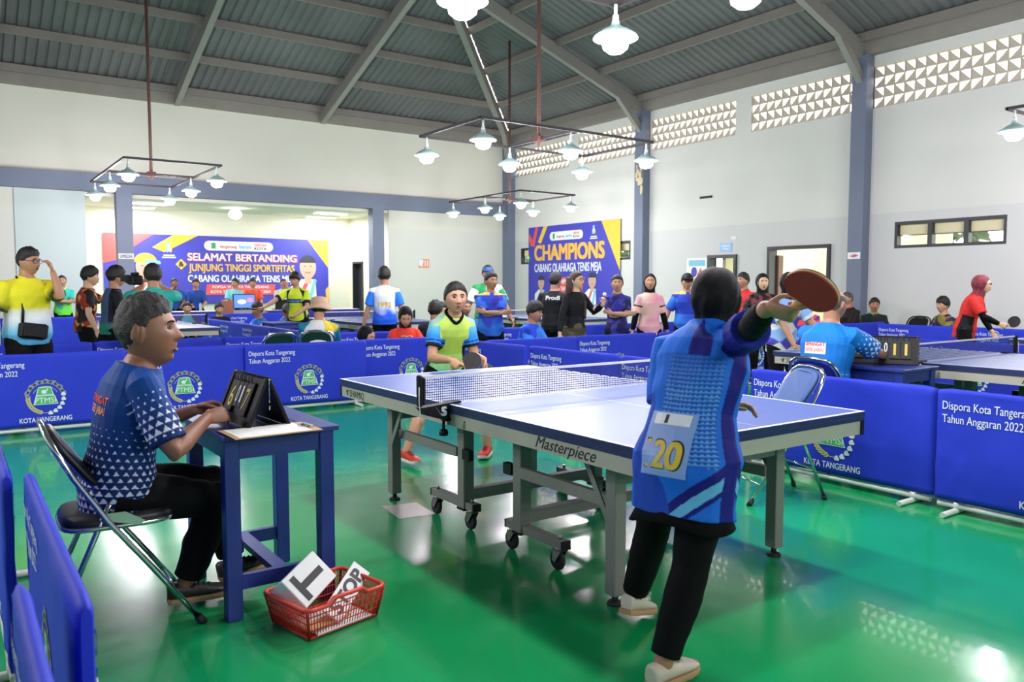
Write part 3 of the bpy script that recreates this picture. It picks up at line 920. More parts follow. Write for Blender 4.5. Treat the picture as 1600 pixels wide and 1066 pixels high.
    for x in (-1, 1):
        mb = MB(); mb.box((x * (nx + .005), 0, T + .078), (.022, .034, .16), bev=.006); mb.box((x * (nx - .016), 0, T + .076), (.016, .02, .14), bev=.004)
        p = mb.build('net_post', M['black'], root)
        mb = MB()
        mb.prism([(x * (nx + .015), -.028, T - .005), (x * (W / 2 - .07), -.028, T + .014), (x * (W / 2 - .07), -.028, T + .003), (x * (W / 2), -.028, T + .001), (x * (W / 2 + .003), -.028, T - .062), (x * (W / 2 + .06), -.028, T - .068), (x * (nx - .02), -.028, T - .045)], (0, .056, 0))
        mb.box((x * (W / 2 - .02), 0, T - .078), (.09, .05, .016), bev=.003); mb.cyl((x * (W / 2 + .02), 0, T - .14), (x * (W / 2 + .02), 0, T - .07), .008, 8)
        mb.lathe([(.001, -.16), (.022, -.16), (.024, -.15), (.024, -.14), (.018, -.13), (.001, -.13)], 14, (x * (W / 2 + .02), 0, T))
        c_ = mb.build('net_clamp', M['black'], root)
        F2 = Flat(lambda u, v, lay: (u, -.0285 - .0004 * lay, v), [M['white_print']])
        cx = x * (W / 2 + .045)
        F2.text('S', cx + .012, T - .052, None, .044, 0, 1, .06, align='C', rot=0)
        for q in range(5):
            F2.poly([(cx - .035 + q * .004, T - .006 - q * .006), (cx - .005, T - .054 + q * .002), (cx + .004, T - .05), (cx - .028 + q * .005, T - .014 - q * .006)], 0)
        F2.build('swan_mark', c_)
        mb = MB(); mb.tube([(x * (nx + .018), -.02, T + .1), (x * (nx + .02), -.022, T + .03), (x * (nx + .016), -.024, T - .03), (x * (nx + .014), -.022, T - .1)], .0022, 6); mb.build('cord', M['net_tape'], p)
    return root
t0 = make_table()
t0.location = (2.825, 3.49, 0)
tag(t0, 'blue tennis table in the middle between the two players', 'table tennis table', 'table tennis tables')
for (x, y, lab) in ((7.02, 3.26, 'blue tennis table on the right beyond the bald scorekeeper'), (10.6, 2.75, 'tennis table at the right photo edge behind the right net'),
                    (2.5, 13.4, 'tennis table on the left behind the boy with red paddle'), (6.3, 13.4, 'tennis table behind the man in bucket hat'), (9.6, 12.4, 'tennis table in the middle distance before the champions banner')):
    t_ = dup(t0); t_.location = (x, y, 0); tag(t_, lab)

# ------------------------------------------------------------------ chairs (local: faces +x)
def make_chair(label, pad, shell, frame, loc, rz, group='folding chairs'):
    root = empty('folding_chair', (loc[0], loc[1], 0), rz, label, 'chair', group)
    w = .205
    def arch(s_): pass
    pts = []
    # continuous tube: foot, up the long leg, across the top, down again
    side = [(.26, w, .02), (.10, w, .25), (-.06, w, .47), (-.17, w, .65), (-.215, w * .98, .74), (-.245, w * .86, .80), (-.258, w * .6, .832)]
    full = side + [(-.262, 0, .842)] + [(x, -y, z) for x, y, z in side[::-1]]
    mb = MB(); mb.tube(full, .0115, 10); mb.build('frame', frame, root)
    for s_ in (-1, 1):
        mb = MB(); mb.tube([(-.05, s_ * (w - .03), .53), (-.1, s_ * (w - .03), .42), (-.27, s_ * (w - .03), .02)], .011, 10); lg = mb.build('rear_leg', frame, root)
        mb = MB(); mb.cyl((-.266, s_ * (w - .03), .03), (-.275, s_ * (w - .03), 0), .016, 10); mb.build('rubber_foot', M['rubber'], lg)
        mb = MB(); mb.cyl((.25, s_ * w, .034), (.275, s_ * w, 0), .017, 10); mb.build('rubber_foot', M['rubber'], root)
        mb = MB(); mb.prism([(-.08, s_ * (w - .012), .5), (.0, s_ * (w - .012), .5), (.07, s_ * (w - .012), .455), (.05, s_ * (w - .012), .44), (-.06, s_ * (w - .012), .47)], (0, s_ * .005, 0)); mb.build('hinge_plate', frame, root)
    mb = MB(); mb.cyl((-.19, -w + .03, .2), (-.19, w - .03, .2), .008, 8); mb.build('stretcher', frame, root); mb = MB(); mb.cyl((.19, -w, .12), (.19, w, .12), .008, 8); mb.build('stretcher', frame, root)
    def sq(a, n=32, e=4.0):
        r = []
        for k in range(n):
            t = 2 * PI * k / n; c_, s_ = math.cos(t), math.sin(t)
            r.append((math.copysign(abs(c_) ** (2 / e), c_), math.copysign(abs(s_) ** (2 / e), s_)))
        return r
    S4 = sq(0)
    mb = MB()
    mb.loft([[Vector((-.01 + .205 * x * k, .185 * y * k, z + .02 * (x * k) ** 2 * 0)) for x, y in S4] for k, z in ((.94, .438), (1, .444), (1.0, .466), (.95, .482), (.8, .49), (.4, .494))], 0, True)
    st = mb.build('seat', pad, root)
    mb = MB(); mb.loft([[Vector((-.01 + .208 * x * k, .188 * y * k, z)) for x, y in S4] for k, z in ((.98, .432), (1.01, .436), (1.01, .45), (.98, .452))], 0, True); mb.build('seat_rim', frame, st)
    def bp(u, v, d):    # backrest plane: u across, v along the slope
        bx = -.165 - .09 * v - .02 * (1 - (u) ** 2) * -1
        return Vector((bx + d, u * .165 * (1 - .12 * max(0, v) ** 2), .70 + v * .125))
    mb = MB()
    mb.loft([[bp(x * k, y * k, d) for x, y in S4] for k, d in ((.9, .014), (.98, .012), (1, .0), (.96, -.012), (.7, -.014))][::-1], 0, True)
    bk = mb.build('backrest', pad, root)
    mb = MB(); mb.loft([[bp(x * k, y * k, d) for x, y in S4] for k, d in ((.9, -.016), (1.02, -.014), (1.02, -.02), (.92, -.026))][::-1], 0, True); sh = mb.build('back_shell', shell, root)
    mb = MB()
    for u in (-.6, .6): mb.cyl(bp(u, .0, -.022), bp(u, .0, -.03), .012, 10)
    mb.build('bolt', M['zinc'], sh)
    return root
make_chair('chrome folding chair with black cushions under the seated scorekeeper', M['vinyl_black'], M['chair_shell'], M['chrome'], (.53, 3.5), R(-2))
make_chair('empty blue folding chair standing behind the right end of the main table', M['chair_blue'], M['chair_blue'], M['chrome'], (4.34, 3.2), R(157))
make_chair('chair under the bald scorekeeper at the right table', M['chair_blue'], M['chair_shell'], M['chrome'], (5.36, 3.45), 0)
make_chair('empty dark green folding chair standing behind the back row barrier', M['chair_green'], M['chair_green'], M['chrome'], (3.0, 9.02), R(98))
make_chair('dark green folding chair under the man in bucket hat', M['chair_green'], M['chair_green'], M['chrome'], (3.64, 9.2), R(64))
make_chair('chrome chair under the left scorer nearest the camera', M['vinyl_black'], M['chair_blue'], M['chrome'], (4.65, 12.35), R(175))
make_chair('empty black chair by the right wall beside the youth in patterned jersey', M['vinyl_black'], M['vinyl_black'], M['black'], (13.55, 7.2), R(180))
make_chair('black chair under the youth in patterned jersey', M['vinyl_black'], M['vinyl_black'], M['black'], (13.3, 6.5), R(150))

# ------------------------------------------------------------------ score tables, scoreboards
def make_score_table(label, loc, rz=0.0, w=.5, d=.67, h=.765):
    """origin: centre on floor; legs inset"""
    root = empty('score_table', (loc[0], loc[1], 0), rz, label, 'table', 'small blue score tables')
    mb = MB()
    n = 4
    for k in range(n): mb.box((-w / 2 + w * (k + .5) / n, 0, h - .011), (w / n - .002, d, .022), bev=.003)
    mb.build('table_top', M['wood_blue'], root)
    mb = MB(); ax, ay = w / 2 - .05, d / 2 - .05
    for s_ in (-1, 1): mb.box((0, s_ * (ay + .01), h - .062), (2 * ax - .04, .022, .08)); mb.box((s_ * (ax + .01), 0, h - .062), (.022, 2 * ay - .04, .08))
    mb.build('apron', M['wood_blue'], root)
    for sx in (-1, 1):
        for sy in (-1, 1):
            mb = MB(); mb.box((sx * ax, sy * ay, (h - .022) / 2), (.062, .062, h - .022), bev=.003); mb.build('leg', M['wood_blue'], root)
    mb = MB()
    for s_ in (-1, 1): mb.box((0, s_ * ay, .15), (2 * ax - .062, .028, .06))
    mb.box((.0, 0, .165), (.06, 2 * ay - .03, .03)); mb.build('stretcher', M['wood_blue'], root)
    return root
make_score_table('dark blue wooden score table in front of the seated scorekeeper', (1.105, 3.535))
make_score_table('dark blue score table beside the bald scorekeeper at the right net', (5.78, 3.32))
make_score_table('score table before the two left scorers', (4.0 + .55, 13.1), 0)

def make_scoreboard(label, loc, rz, nums, group='flip scoreboards', L=.40, Hh=.205, sp=.17):
    """A-frame; front face looks at -x; ridge along y"""
    root = empty('flip_scoreboard', loc, rz, label, 'scoreboard', group)
    a = math.atan2(sp / 2, Hh); sl = math.hypot(sp / 2, Hh)
    for s_, nm in ((-1, 'front_panel'), (1, 'rear_panel')):
        mb = MB(); mb.box((s_ * sp / 4, 0, Hh / 2), (.008, L, sl), Matrix.Rotation(-s_ * a, 3, 'Y'), bev=.002)
        for e in (-1, 1): mb.box((s_ * sp / 4 + s_ * .004, e * (L / 2 - .012), Hh / 2), (.014, .024, sl), Matrix.Rotation(-s_ * a, 3, 'Y'), bev=.002)
        mb.build(nm, M['black'], root)
    def fn(u, v, lay):  # u across (left to right seen from the front), v up the slope
        d = Vector((-math.cos(a), 0, math.sin(a)))
        b = Vector((-sp / 2, 0, 0)).lerp(Vector((0, 0, Hh)), v / sl)
        return b + Vector((0, -u, 0)) + d * (.006 + .0035 * lay)
    cards = len(nums)
    ws = [.07 if n.startswith('y') else .038 for n in nums]
    tot = sum(ws) + .008 * (cards - 1); u = -tot / 2
    for n, w in zip(nums, ws):
        hh = .15 if n.startswith('y') else .12
        v1 = sl - .03
        mb = MB(); P = [fn(u, v1 - hh, 1), fn(u + w, v1 - hh, 1), fn(u + w, v1, 1), fn(u, v1, 1)]
        dn = (fn(0, 0, 2) - fn(0, 0, 1))
        mb.prism(P, dn * 2); cd = mb.build('score_card', M['laptop'], root)
        F = Flat(fn, [M['yellow_num'] if n.startswith('y') else M['white_print']])
        F.text(n[1:], u + w / 2, v1 - hh + hh * .18, w * .6, hh * .62, 0, 3.4, .006, align='C'); F.build('digit', cd)
        mb = MB()
        for q in (.25, .75):
            p = fn(u + w * q, sl, 0)
            mb.tube([p + Vector((-.014 + .016 * math.cos(t), 0, -.012 + .022 * math.sin(t))) for t in [2 * PI * k / 14 for k in range(14)]], .0022, 6, closed=True)
        mb.build('ring', M['black'], cd)
        u += w + .008
    mb = MB(); mb.cyl((0, -L / 2 - .006, Hh), (0, L / 2 + .006, Hh), .007, 10); mb.build('hinge', M['black'], root)
    for e in (-1, 1):
        mb = MB(); mb.cyl((0, e * (L / 2 + .004), Hh - .002), (0, e * (L / 2 + .009), Hh - .002), .005, 10); mb.build('rivet', M['chrome'], root)
    mb = MB(); mb.tube([(0, -L / 2 - .004, Hh - .005 - .012 * k) for k in range(9)], [.0016, .0026] * 4 + [.0016], 6); mb.cyl((0, -L / 2 - .004, Hh - .112), (0, -L / 2 - .004, Hh - .13), .003, 8); mb.build('chain', M['chrome'], root)
    return root
make_scoreboard('black flip scoreboard with yellow numbers in the seated scorekeeper hands', (1.075, 3.5, .767), R(3), ['y6', 'w0', 'w1', 'y7', 'y8'][:4])
make_scoreboard('black flip scoreboard beside the bald scorekeeper showing yellow and white numbers', (5.9, 3.36, .767), R(28), ['y1', 'y1', 'w0', 'w0', 'y1', 'y1'], L=.5)
make_scoreboard('small dark scoreboard in front of the champions banner showing yellow 9 and 3', (9.62, 11.6, .762), R(60), ['y9', 'w0', 'y3'])

# clipboard with sheet, pen, whistle
cb = empty('clipboard', (1.06, 3.215, .768), R(2), 'tan clipboard with a white score sheet at the table edge', 'clipboard')
mb = MB(); mb.box((0, 0, .002), (.36, .23, .004), bev=.001); mb.build('board', M['wood'], cb)
mb = MB(); mb.box((-.012, .0, .0048), (.297, .21, .0012)); sh = mb.build('score_sheet', M['paper'], cb)
mb = MB(); mb.box((.162, 0, .008), (.02, .09, .008), bev=.003); mb.tube([(.15, -.03, .008), (.13, -.03, .009), (.13, .03, .009), (.15, .03, .008)], .002, 6); mb.build('clip', M['chrome'], cb)
F = Flat(lambda u, v, lay: (u, v, .0056 + .0002 * lay), [M['grey_print']])
for k in range(9): F.rect(-.15, -.09 + k * .02, .12, -.0895 + k * .02, 0)
for k in range(5): F.rect(-.14 + k * .06, -.09, -.1395 + k * .06, .07, 0)
F.build('printed_grid', sh)
pn = MB(); pn.cyl((.93, 3.34, .771), (1.07, 3.315, .771), .004, 8); o = pn.build('pen', M['black'], None); tag(o, 'black pen lying between clipboard and scoreboard', 'pen')

# ------------------------------------------------------------------ basket with signs
bk = empty('basket', (1.21, 3.03, 0), R(13), 'red plastic basket on the floor beside the blue table', 'basket')
def basket():
    L0, W0, L1, W1, h = .32, .25, .37, .30, .13
    mb = MB()
    def ringpt(t, z, gx=0):
        k = z / h
        l, w = (L0 + (L1 - L0) * k) / 2, (W0 + (W1 - W0) * k) / 2
        return l, w
    # floor of lattice
    for i in range(9): mb.box((-L0 / 2 + L0 * (i + .5) / 9, 0, .006), (.008, W0, .006))
    for i in range(9): mb.box((0, -W0 / 2 + W0 * (i + .5) / 9, .006), (L0, .008, .006))
    fl = mb.build('basket_floor', M['red'], bk)
    # four lattice sides
    for sd in range(4):
        mb = MB()
        n = 26
        def P(f, z):
            l, w = ringpt(0, z)
            if sd == 0: return Vector((-l + 2 * l * f, -w, z))
            if sd == 1: return Vector((l, -w + 2 * w * f, z))
            if sd == 2: return Vector((l - 2 * l * f, w, z))
            return Vector((-l, w - 2 * w * f, z))
        for i in range(n + 1): mb.tube([P(i / n, .004), P(i / n, h)], .0022 if 0 < i < n else .006, 5)
        for z in (.008, .04, .07, .1, h - .004): mb.tube([P(0, z), P(1, z)], .0026 if .01 < z < .13 else .005, 5)
        mb.build('lattice_side', M['red'], bk)
    mb = MB()
    l, w = ringpt(0, h); path = []
    for cx, cy, a in ((l - .03, w - .03, 0), (-l + .03, w - .03, PI / 2), (-l + .03, -w + .03, PI), (l - .03, -w + .03, 1.5 * PI)):
        for k in range(5):
            t = a + PI / 2 * k / 4
            path.append(Vector((cx + .036 * math.cos(t), cy + .036 * math.sin(t), h)))
    full = []
    for i, p in enumerate(path):
        full.append(p)
        q = path[(i + 1) % len(path)]
        if (q - p).length > .1:
            # raised handle in the short sides
            raise_ = abs((q - p).x) > abs((q - p).y)
            for f in (.2, .28, .72, .8):
                z = .022 if raise_ and .25 < f < .75 else 0
                full.append(p.lerp(q, f) + Vector((0, 0, z)))
    mb.tube(full, .009, 8, closed=True); mb.build('rim', M['red'], bk)
basket()
tb = empty('letter_box', (1.135, 3.07, .062), R(15), 'white box with a black letter T standing tilted in the red basket', 'box')
rotT = Matrix.Rotation(R(-38), 3, 'X') @ Matrix.Rotation(R(-24), 3, 'Y')
mb = MB(); bx = (.205, .11, .145)
mb.M = Matrix.Translation((0, 0, .09)) @ rotT.to_4x4(); mb.box((0, 0, 0), bx, bev=.003); mb.build('body', M['white'], tb)
F = Flat(lambda u, v, lay: Matrix.Translation((0, 0, .09)) @ (rotT @ Vector((u, -bx[1] / 2 - .0006 * lay, v))), [M['print_black']])
F.rect(-.075, -.06, -.045, .055, 0); F.rect(-.045, -.017, .075, .013, 0); F.build('letter_t', tb)
mb = MB(); mb.M = Matrix.Translation((0, 0, .09)) @ rotT.to_4x4(); mb.box((-.1085, .0, -.045), (.004, .03, .04)); mb.tube([(-.11, -.012, -.03), (-.13, -.02, -.05), (-.118, -.035, -.068)], .0015, 5); mb.build('latch', M['wood'], tb)
sb = empty('stop_sign_card', (1.30, 3.02, .03), R(40), 'white strip card reading STOP lying in the red basket', 'sign')
mb = MB(); mr_ = Matrix.Translation((0, 0, .07)) @ Euler((R(42), R(-20), 0)).to_matrix().to_4x4()
mb.M = mr_; mb.box((0, 0, 0), (.30, .085, .012), bev=.001); mb.build('card', M['white'], sb)
F = Flat(lambda u, v, lay: mr_ @ Vector((u, v, .0062 + .0006 * lay)), [M['print_black']])
F.text('STOP', 0, -.026, .24, .054, 0, 1, .05, align='C'); F.build('lettering', sb)
for k, (x, y, z, r_, w, d, m_, lab) in enumerate(((1.22, 3.0, .016, 13, .26, .2, 'paper', 'white paper sheet lying flat in the red basket'), (1.18, 2.95, .03, 20, .2, .07, 'wood', 'tan wooden card lying under the white box in basket'))):
    mb = MB(); mb.box((0, 0, 0), (w, d, .006)); o = mb.build('card_sheet' if k == 0 else 'wooden_card', M[m_], None, (x, y, z), R(r_)); tag(o, lab, 'paper' if k == 0 else 'card')
# floor sheet
mb = MB(); mb.poly([(2.14, 4.42, .0012), (2.11, 4.12, .0012), (2.33, 4.08, .0012), (2.36, 4.38, .0012)]); mb.recalc = False
o = mb.build('floor_sheet', mat('floor_sheet', (214, 200, 196), .25, nz=.06, coat=.3), None); tag(o, 'pale square sheet stuck to the green floor under the table', 'sheet')

# ------------------------------------------------------------------ banners
def ban_mats():
    return [mat('banner_blue', (62, 62, 176), .5, nz=.05, nscale=2), mat('banner_red', (222, 84, 84), .5), mat('banner_yellow', (236, 190, 60), .5), M['white_print'],
            mat('banner_skin', (196, 160, 140), .6), mat('banner_dark', (50, 50, 60), .6), mat('banner_cyan', (120, 190, 220), .5), mat('banner_green', (60, 150, 90), .5), mat('banner_gold', (232, 176, 72), .5), mat('banner_shirt', (220, 226, 238), .6)]
BM_ = ban_mats()
def figure(F, cx, base, s, cap=False, hair=True):
    """generic printed portrait"""
    F.poly([(cx - .42 * s, base), (cx + .42 * s, base), (cx + .4 * s, base + .35 * s), (cx + .17 * s, base + .52 * s), (cx - .17 * s, base + .52 * s), (cx - .4 * s, base + .35 * s)], 9, 2)
    F.poly([(cx + .2 * s, base), (cx + .42 * s, base), (cx + .4 * s, base + .35 * s), (cx + .17 * s, base + .52 * s)], 0, 2.2)
    F.poly([(cx - .02 * s, base), (cx + .06 * s, base), (cx + .2 * s, base + .5 * s), (cx + .12 * s, base + .52 * s)], 6, 2.4)
    F.poly([(cx - .28 * s, base), (cx - .2 * s, base), (cx + .02 * s, base + .45 * s), (cx - .06 * s, base + .5 * s)], 1, 2.4)
    F.rect(cx - .08 * s, base + .42 * s, cx + .08 * s, base + .62 * s, 4, 2.6)
    F.ell((cx, base + .78 * s), (.19 * s, .25 * s), 4, 2.8)
    if cap:
        F.ell((cx, base + .88 * s), (.22 * s, .19 * s), 2, 3, 0, PI); F.poly([(cx - .02 * s, base + .86 * s), (cx + .3 * s, base + .84 * s), (cx + .28 * s, base + .91 * s), (cx, base + .94 * s)], 6, 3.2)
    else:
        F.ell((cx, base + .88 * s), (.19 * s, .17 * s), 5, 3, 0, PI)
    F.rect(cx - .09 * s, base + .80 * s, cx - .04 * s, base + .815 * s, 5, 3.2); F.rect(cx + .04 * s, base + .80 * s, cx + .09 * s, base + .815 * s, 5, 3.2)
    F.rect(cx - .06 * s, base + .655 * s, cx + .06 * s, base + .675 * s, 1, 3.2)
def pill(F, u0, u1, v0, v1):
    F.rect(u0, v0, u1, v1, 3, 2, (v1 - v0) / 2 - .001)
    w = u1 - u0; h = v1 - v0
    F.rect(u0 + .1 * w, v0 + .2 * h, u0 + .16 * w, v0 + .8 * h, 7, 3)
    F.text('tangerang', u0 + .22 * w, v0 + .3 * h, .24 * w, .3 * h, 1, 3, .02)
    F.text('berani', u0 + .5 * w, v0 + .28 * h, .17 * w, .4 * h, 6, 3, .04)
    F.text('DISPORA', u0 + .72 * w, v0 + .55 * h, .18 * w, .26 * h, 1, 3, .03)
    F.text('KOTA', u0 + .72 * w, v0 + .18 * h, .18 * w, .26 * h, 5, 3, .03)
def torch(F, u, v, s):
    for k in range(3): F.ell((u + (k - 1) * .1 * s, v + .1 * s * (k % 2)), (.1 * s, .2 * s), (6, 9, 2)[k], 2)
    F.ell((u, v + .34 * s), (.12 * s, .14 * s), 6, 2)
    F.rect(u - .35 * s, v - .42 * s, u + .35 * s, v - .34 * s, 3, 2); F.rect(u - .42 * s, v - .56 * s, u + .42 * s, v - .48 * s, 3, 2)
# stage banner
bn = empty('banner', (3.36, 23.27, .87), 0, 'wide blue stage banner reading SELAMAT BERTANDING behind the officials', 'banner')
Wb, Hb = 6.2, 1.9
mb = MB(); nn = 40
def bwave(u, v): return -.012 - .0012 * math.sin(u * 3.4 + v * 2.2)
for i in range(nn):
    for sgn in (0,):
        u0, u1 = Wb * i / nn, Wb * (i + 1) / nn
        mb.f([mb.v((u0, bwave(u0, 0), 0)), mb.v((u1, bwave(u1, 0), 0)), mb.v((u1, bwave(u1, Hb), Hb)), mb.v((u0, bwave(u0, Hb), Hb))], 0, True)
mb.recalc = False
bmesh.ops.remove_doubles(mb.bm, verts=mb.bm.verts[:], dist=1e-4)
mb.build('cloth', BM_[0], bn)
fb = lambda u, v, lay: (u, bwave(u, v) - .004 - .003 * lay, v)
F = Flat(fb, BM_)
F.poly([(0.0, 1.1), (.0, 1.9), (1.25, 1.9), (.95, 1.7), (.75, 1.55), (.72, 1.3)], 1)
F.poly([(1.2, 1.55), (1.5, 1.42), (2.4, 1.9), (1.75, 1.9)], 2)
F.poly([(5.55, 1.9), (6.2, 1.9), (6.2, 1.05)], 2); F.poly([(6.0, 0), (6.2, 0), (6.2, .5), (6.02, .3)], 2)
pill(F, 2.55, 4.5, 1.5, 1.77); torch(F, 1.62, 1.5, .42)
F.poly([(1.78, 1.1), (1.93, 1.25), (2.08, 1.1), (1.93, .95)], 2, 2); F.text('&', 1.93, 1.04, None, .14, 5, 3, .04, align='C')
F.build('artwork', bn)
F = Flat(fb, BM_); figure(F, 1.02, 0, 1.3, True); F.build('portrait', bn)
F = Flat(fb, BM_); figure(F, 5.55, 0, 1.36); F.build('portrait', bn)
F = Flat(fb, BM_)
F.text('SELAMAT BERTANDING', 3.66, 1.2, 3.12, .215, 1, 2, .05, align='C'); F.text('SELAMAT BERTANDING', 3.65, 1.215, 3.08, .2, 3, 3, .02, align='C')
F.build('lettering', bn); F = Flat(fb, BM_)
F.text('JUNJUNG TINGGI SPORTIFITAS', 3.63, .92, 3.0, .2, 8, 3, .035, align='C'); F.build('lettering', bn); F = Flat(fb, BM_)
F.text('CABANG OLAHRAGA TENIS MEJA', 3.65, .62, 3.1, .19, 3, 3, .03, align='C')
F.build('lettering', bn)
F = Flat(fb, BM_)
F.poly([(2.55, .25), (4.5, .25), (4.55, .55), (2.6, .55)], 1, 2); F.text('POPDA VI KOTA TANGERANG', 3.55, .44, 1.6, .07, 3, 3, .02, align='C'); F.text('KOTA TANGERANG TAHUN 2024', 3.55, .3, 1.7, .08, 3, 3, .02, align='C')
F.build('red_strip', bn)
# champions banner on the right wall
bn = empty('banner', (XR - .03, 19.55, .86), -H_, 'large blue banner reading CHAMPIONS on the right wall', 'banner')
Wb, Hb = 4.05, 2.27
mb = MB(); mb.recalc = False
fb = lambda u, v, lay: (u, -.012 - .004 * lay - .0012 * math.sin(u * 2.5), v)
for i in range(24):
    u0, u1 = Wb * i / 24, Wb * (i + 1) / 24
    mb.f([mb.v(fb(u0, 0, 0)), mb.v(fb(u1, 0, 0)), mb.v(fb(u1, Hb, 0)), mb.v(fb(u0, Hb, 0))], 0, True)
bmesh.ops.remove_doubles(mb.bm, verts=mb.bm.verts[:], dist=1e-4)
mb.build('cloth', BM_[0], bn)
F = Flat(fb, BM_)
F.poly([(0, 1.95), (.12, 1.72), (.3, 1.68), (.5, 2.27), (.36, 2.27), (.22, 1.9), (.05, 2.1)], 1); F.poly([(.48, 1.82), (.62, 1.76), (.95, 2.27), (.75, 2.27)], 2)
F.poly([(3.3, 2.27), (4.05, 2.27), (4.05, .9)], 2); F.poly([(0, 1.5), (.13, 1.36), (0, 1.2)], 7)
pill(F, 1.05, 2.55, 1.83, 2.08); torch(F, 3.0, 2.0, .36)
F.build('artwork', bn)
F = Flat(fb, BM_); figure(F, .65, 0, .78); F.build('portrait', bn)
F = Flat(fb, BM_); figure(F, 2.95, 0, .84); F.build('portrait', bn)
F = Flat(fb, BM_)
F.text('CHAMPIONS', 1.88, 1.28, 3.1, .44, 8, 2, .045, align='C'); F.build('lettering', bn); F = Flat(fb, BM_); F.text('CABANG OLAHRAGA TENIS MEJA', 1.82, .93, 3.0, .24, 3, 2, .03, align='C'); F.build('lettering', bn)
F = Flat(fb, BM_)
F.poly([(1.1, .3), (2.5, .3), (2.65, .76), (1.2, .76)], 1, 2); F.text('PORPROV VI', 1.85, .58, 1.0, .12, 3, 3, .03, align='C'); F.text('KOTA TANGERANG 2024', 1.85, .38, 1.2, .12, 3, 3, .02, align='C'); F.build('red_strip', bn)

# small wall signs
def wall_sign(name, lab, cat, loc, rz, w, h, base, draw, mats):
    root = empty(name, loc, rz, lab, cat)
    mb = MB(); mb.box((0, -.006, 0), (w, .008, h)); mb.build('plate', base, root)
    F = Flat(lambda u, v, lay: (u, -.0105 - .0012 * lay, v), mats); draw(F); F.build('print', root)
wall_sign('wall_poster', 'blue and yellow poster on the right wall beside the narrow doorway', 'poster', (XR - .002, 12.9, 1.72), -H_, .62, .62, M['paper'],
          lambda F: (F.poly([(-.31, -.31), (.31, -.31), (.31, -.1), (-.31, -.2)], 2), F.rect(-.25, .12, .25, .26, 6), F.ell((-.08, -.02), (.09, .12), 0), F.poly([(.0, -.1), (.22, -.1), (.12, .08)], 1)), BM_)
wall_sign('door_sign', 'small light blue sign above the narrow doorway', 'sign', (XR - .002, 12.05, 2.25), -H_, .34, .2, mat('sign_blue', (150, 190, 236), .5), lambda F: (F.rect(-.11, .01, .11, .04, 3), F.rect(-.08, -.05, .08, -.025, 3)), BM_)
wall_sign('wall_sign', 'orange and white paper notice on the back wall', 'sign', (11.42, YB - .002, 2.03), 0, .36, .26, M['orange'], lambda F: (F.poly([(-.18, -.05), (-.05, -.1), (-.02, .1), (-.18, .13)], 3), F.rect(.02, -.08, .05, .09, 3), F.rect(.1, -.08, .13, .09, 3)), BM_)
wall_sign('wall_sticker', 'small white paper scrap on the wall above the wide doorway', 'sticker', (XR - .002, 11.83, 2.45), -H_, .14, .07, M['paper'], lambda F: F.rect(-.05, -.01, .05, .01, 9), BM_)
wall_sign('column_sticker', 'torn white sticker on the column left of the high window', 'sticker', (XR - .246, 8.75, 1.95), -H_, .26, .13, M['paper'], lambda F: (F.ell((.0, .0), (.1, .045), 0), F.poly([(-.08, -.01), (.02, .03), (.09, .0), (.0, -.035)], 1, 2)), [BM_[9], BM_[1], BM_[2], BM_[5]])
wall_sign('post_plate', 'small pale name plate reading UMEDIA on the left stage post', 'sign', (3.43, YB - .212, 2.06), 0, .33, .13, mat('plate_grey', (205, 205, 208), .5), lambda F: F.text('UMEDIA', 0, -.035, .26, .07, 5, 1, .02, align='C'), BM_)
mb = MB(); mb.box((0, 0, 0), (.04, .34, .05)); o = mb.build('wall_bracket', M['black'], None, (XR - .02, 12.65, 3.43)); tag(o, 'short black bracket fixed high on the right wall', 'bracket')

# ------------------------------------------------------------------ stage furniture
dt = empty('draped_table', (5.9, 20.1, 0), 0, 'long officials table draped in dark blue pleated cloth', 'table')
mb = MB(); mb.box((0, .1, .735), (6.3, .6, .05)); mb.build('table_top', M['white'], dt)
mb = MB(); n = 260
top, bot = [], []
for i in range(n + 1):
    u = -3.15 + 6.3 * i / n
    w_ = .022 * math.sin(i * 1.05) + .008 * noise.noise(Vector((u * 3, 0, 0)))
    top.append(mb.v((u, -.215 + w_ * .3, .755))); bot.append(mb.v((u, -.23 + w_, .02)))
for i in range(n): mb.f([top[i], bot[i], bot[i + 1], top[i + 1]], 0, True)
mb.recalc = False
mb.build('cloth', mat('drape_blue', (30, 30, 140), .6, nz=.05), dt)
mb = MB(); mb.box((-3.16, .1, .38), (.02, .62, .75)); mb.box((3.16, .1, .38), (.02, .62, .75)); mb.build('end_cloth', bpy.data.materials['drape_blue'], dt)
pd = empty('podium', (5.72, 18.95, 0), 0, 'wooden podium with grey front before the officials table', 'podium')
mb = MB(); mb.box((-.42, 0, .52), (.14, .5, 1.04), bev=.01); mb.build('side', mat('podium_wood', (150, 88, 62), .5, nz=.12), pd); mb = MB(); mb.box((.42, 0, .4), (.06, .5, .8), bev=.01); mb.build('side', bpy.data.materials['podium_wood'], pd)
mb = MB(); mb.box((0, -.02, .4), (.78, .44, .8)); mb.build('front_panel', mat('podium_grey', (150, 150, 158), .5, nz=.04), pd)
mn = empty('monitor', (5.66, 18.85, .802), 0, 'lit blue monitor standing on the podium', 'monitor')
mb = MB(); mb.box((0, 0, .21), (.52, .05, .34), bev=.008); mb.box((0, .02, .02), (.2, .12, .02)); mb.box((0, .03, .06), (.04, .03, .08)); mb.build('case', M['laptop'], mn)
F = Flat(lambda u, v, lay: (u, -.026 - .001 * lay, v), [M['screen'], mat('screen_white', (240, 240, 250), .3, emit=(.9, .9, 1, 1), estr=1.2), mat('screen_red', (240, 110, 130), .3, emit=(1, .2, .3, 1), estr=.8)])
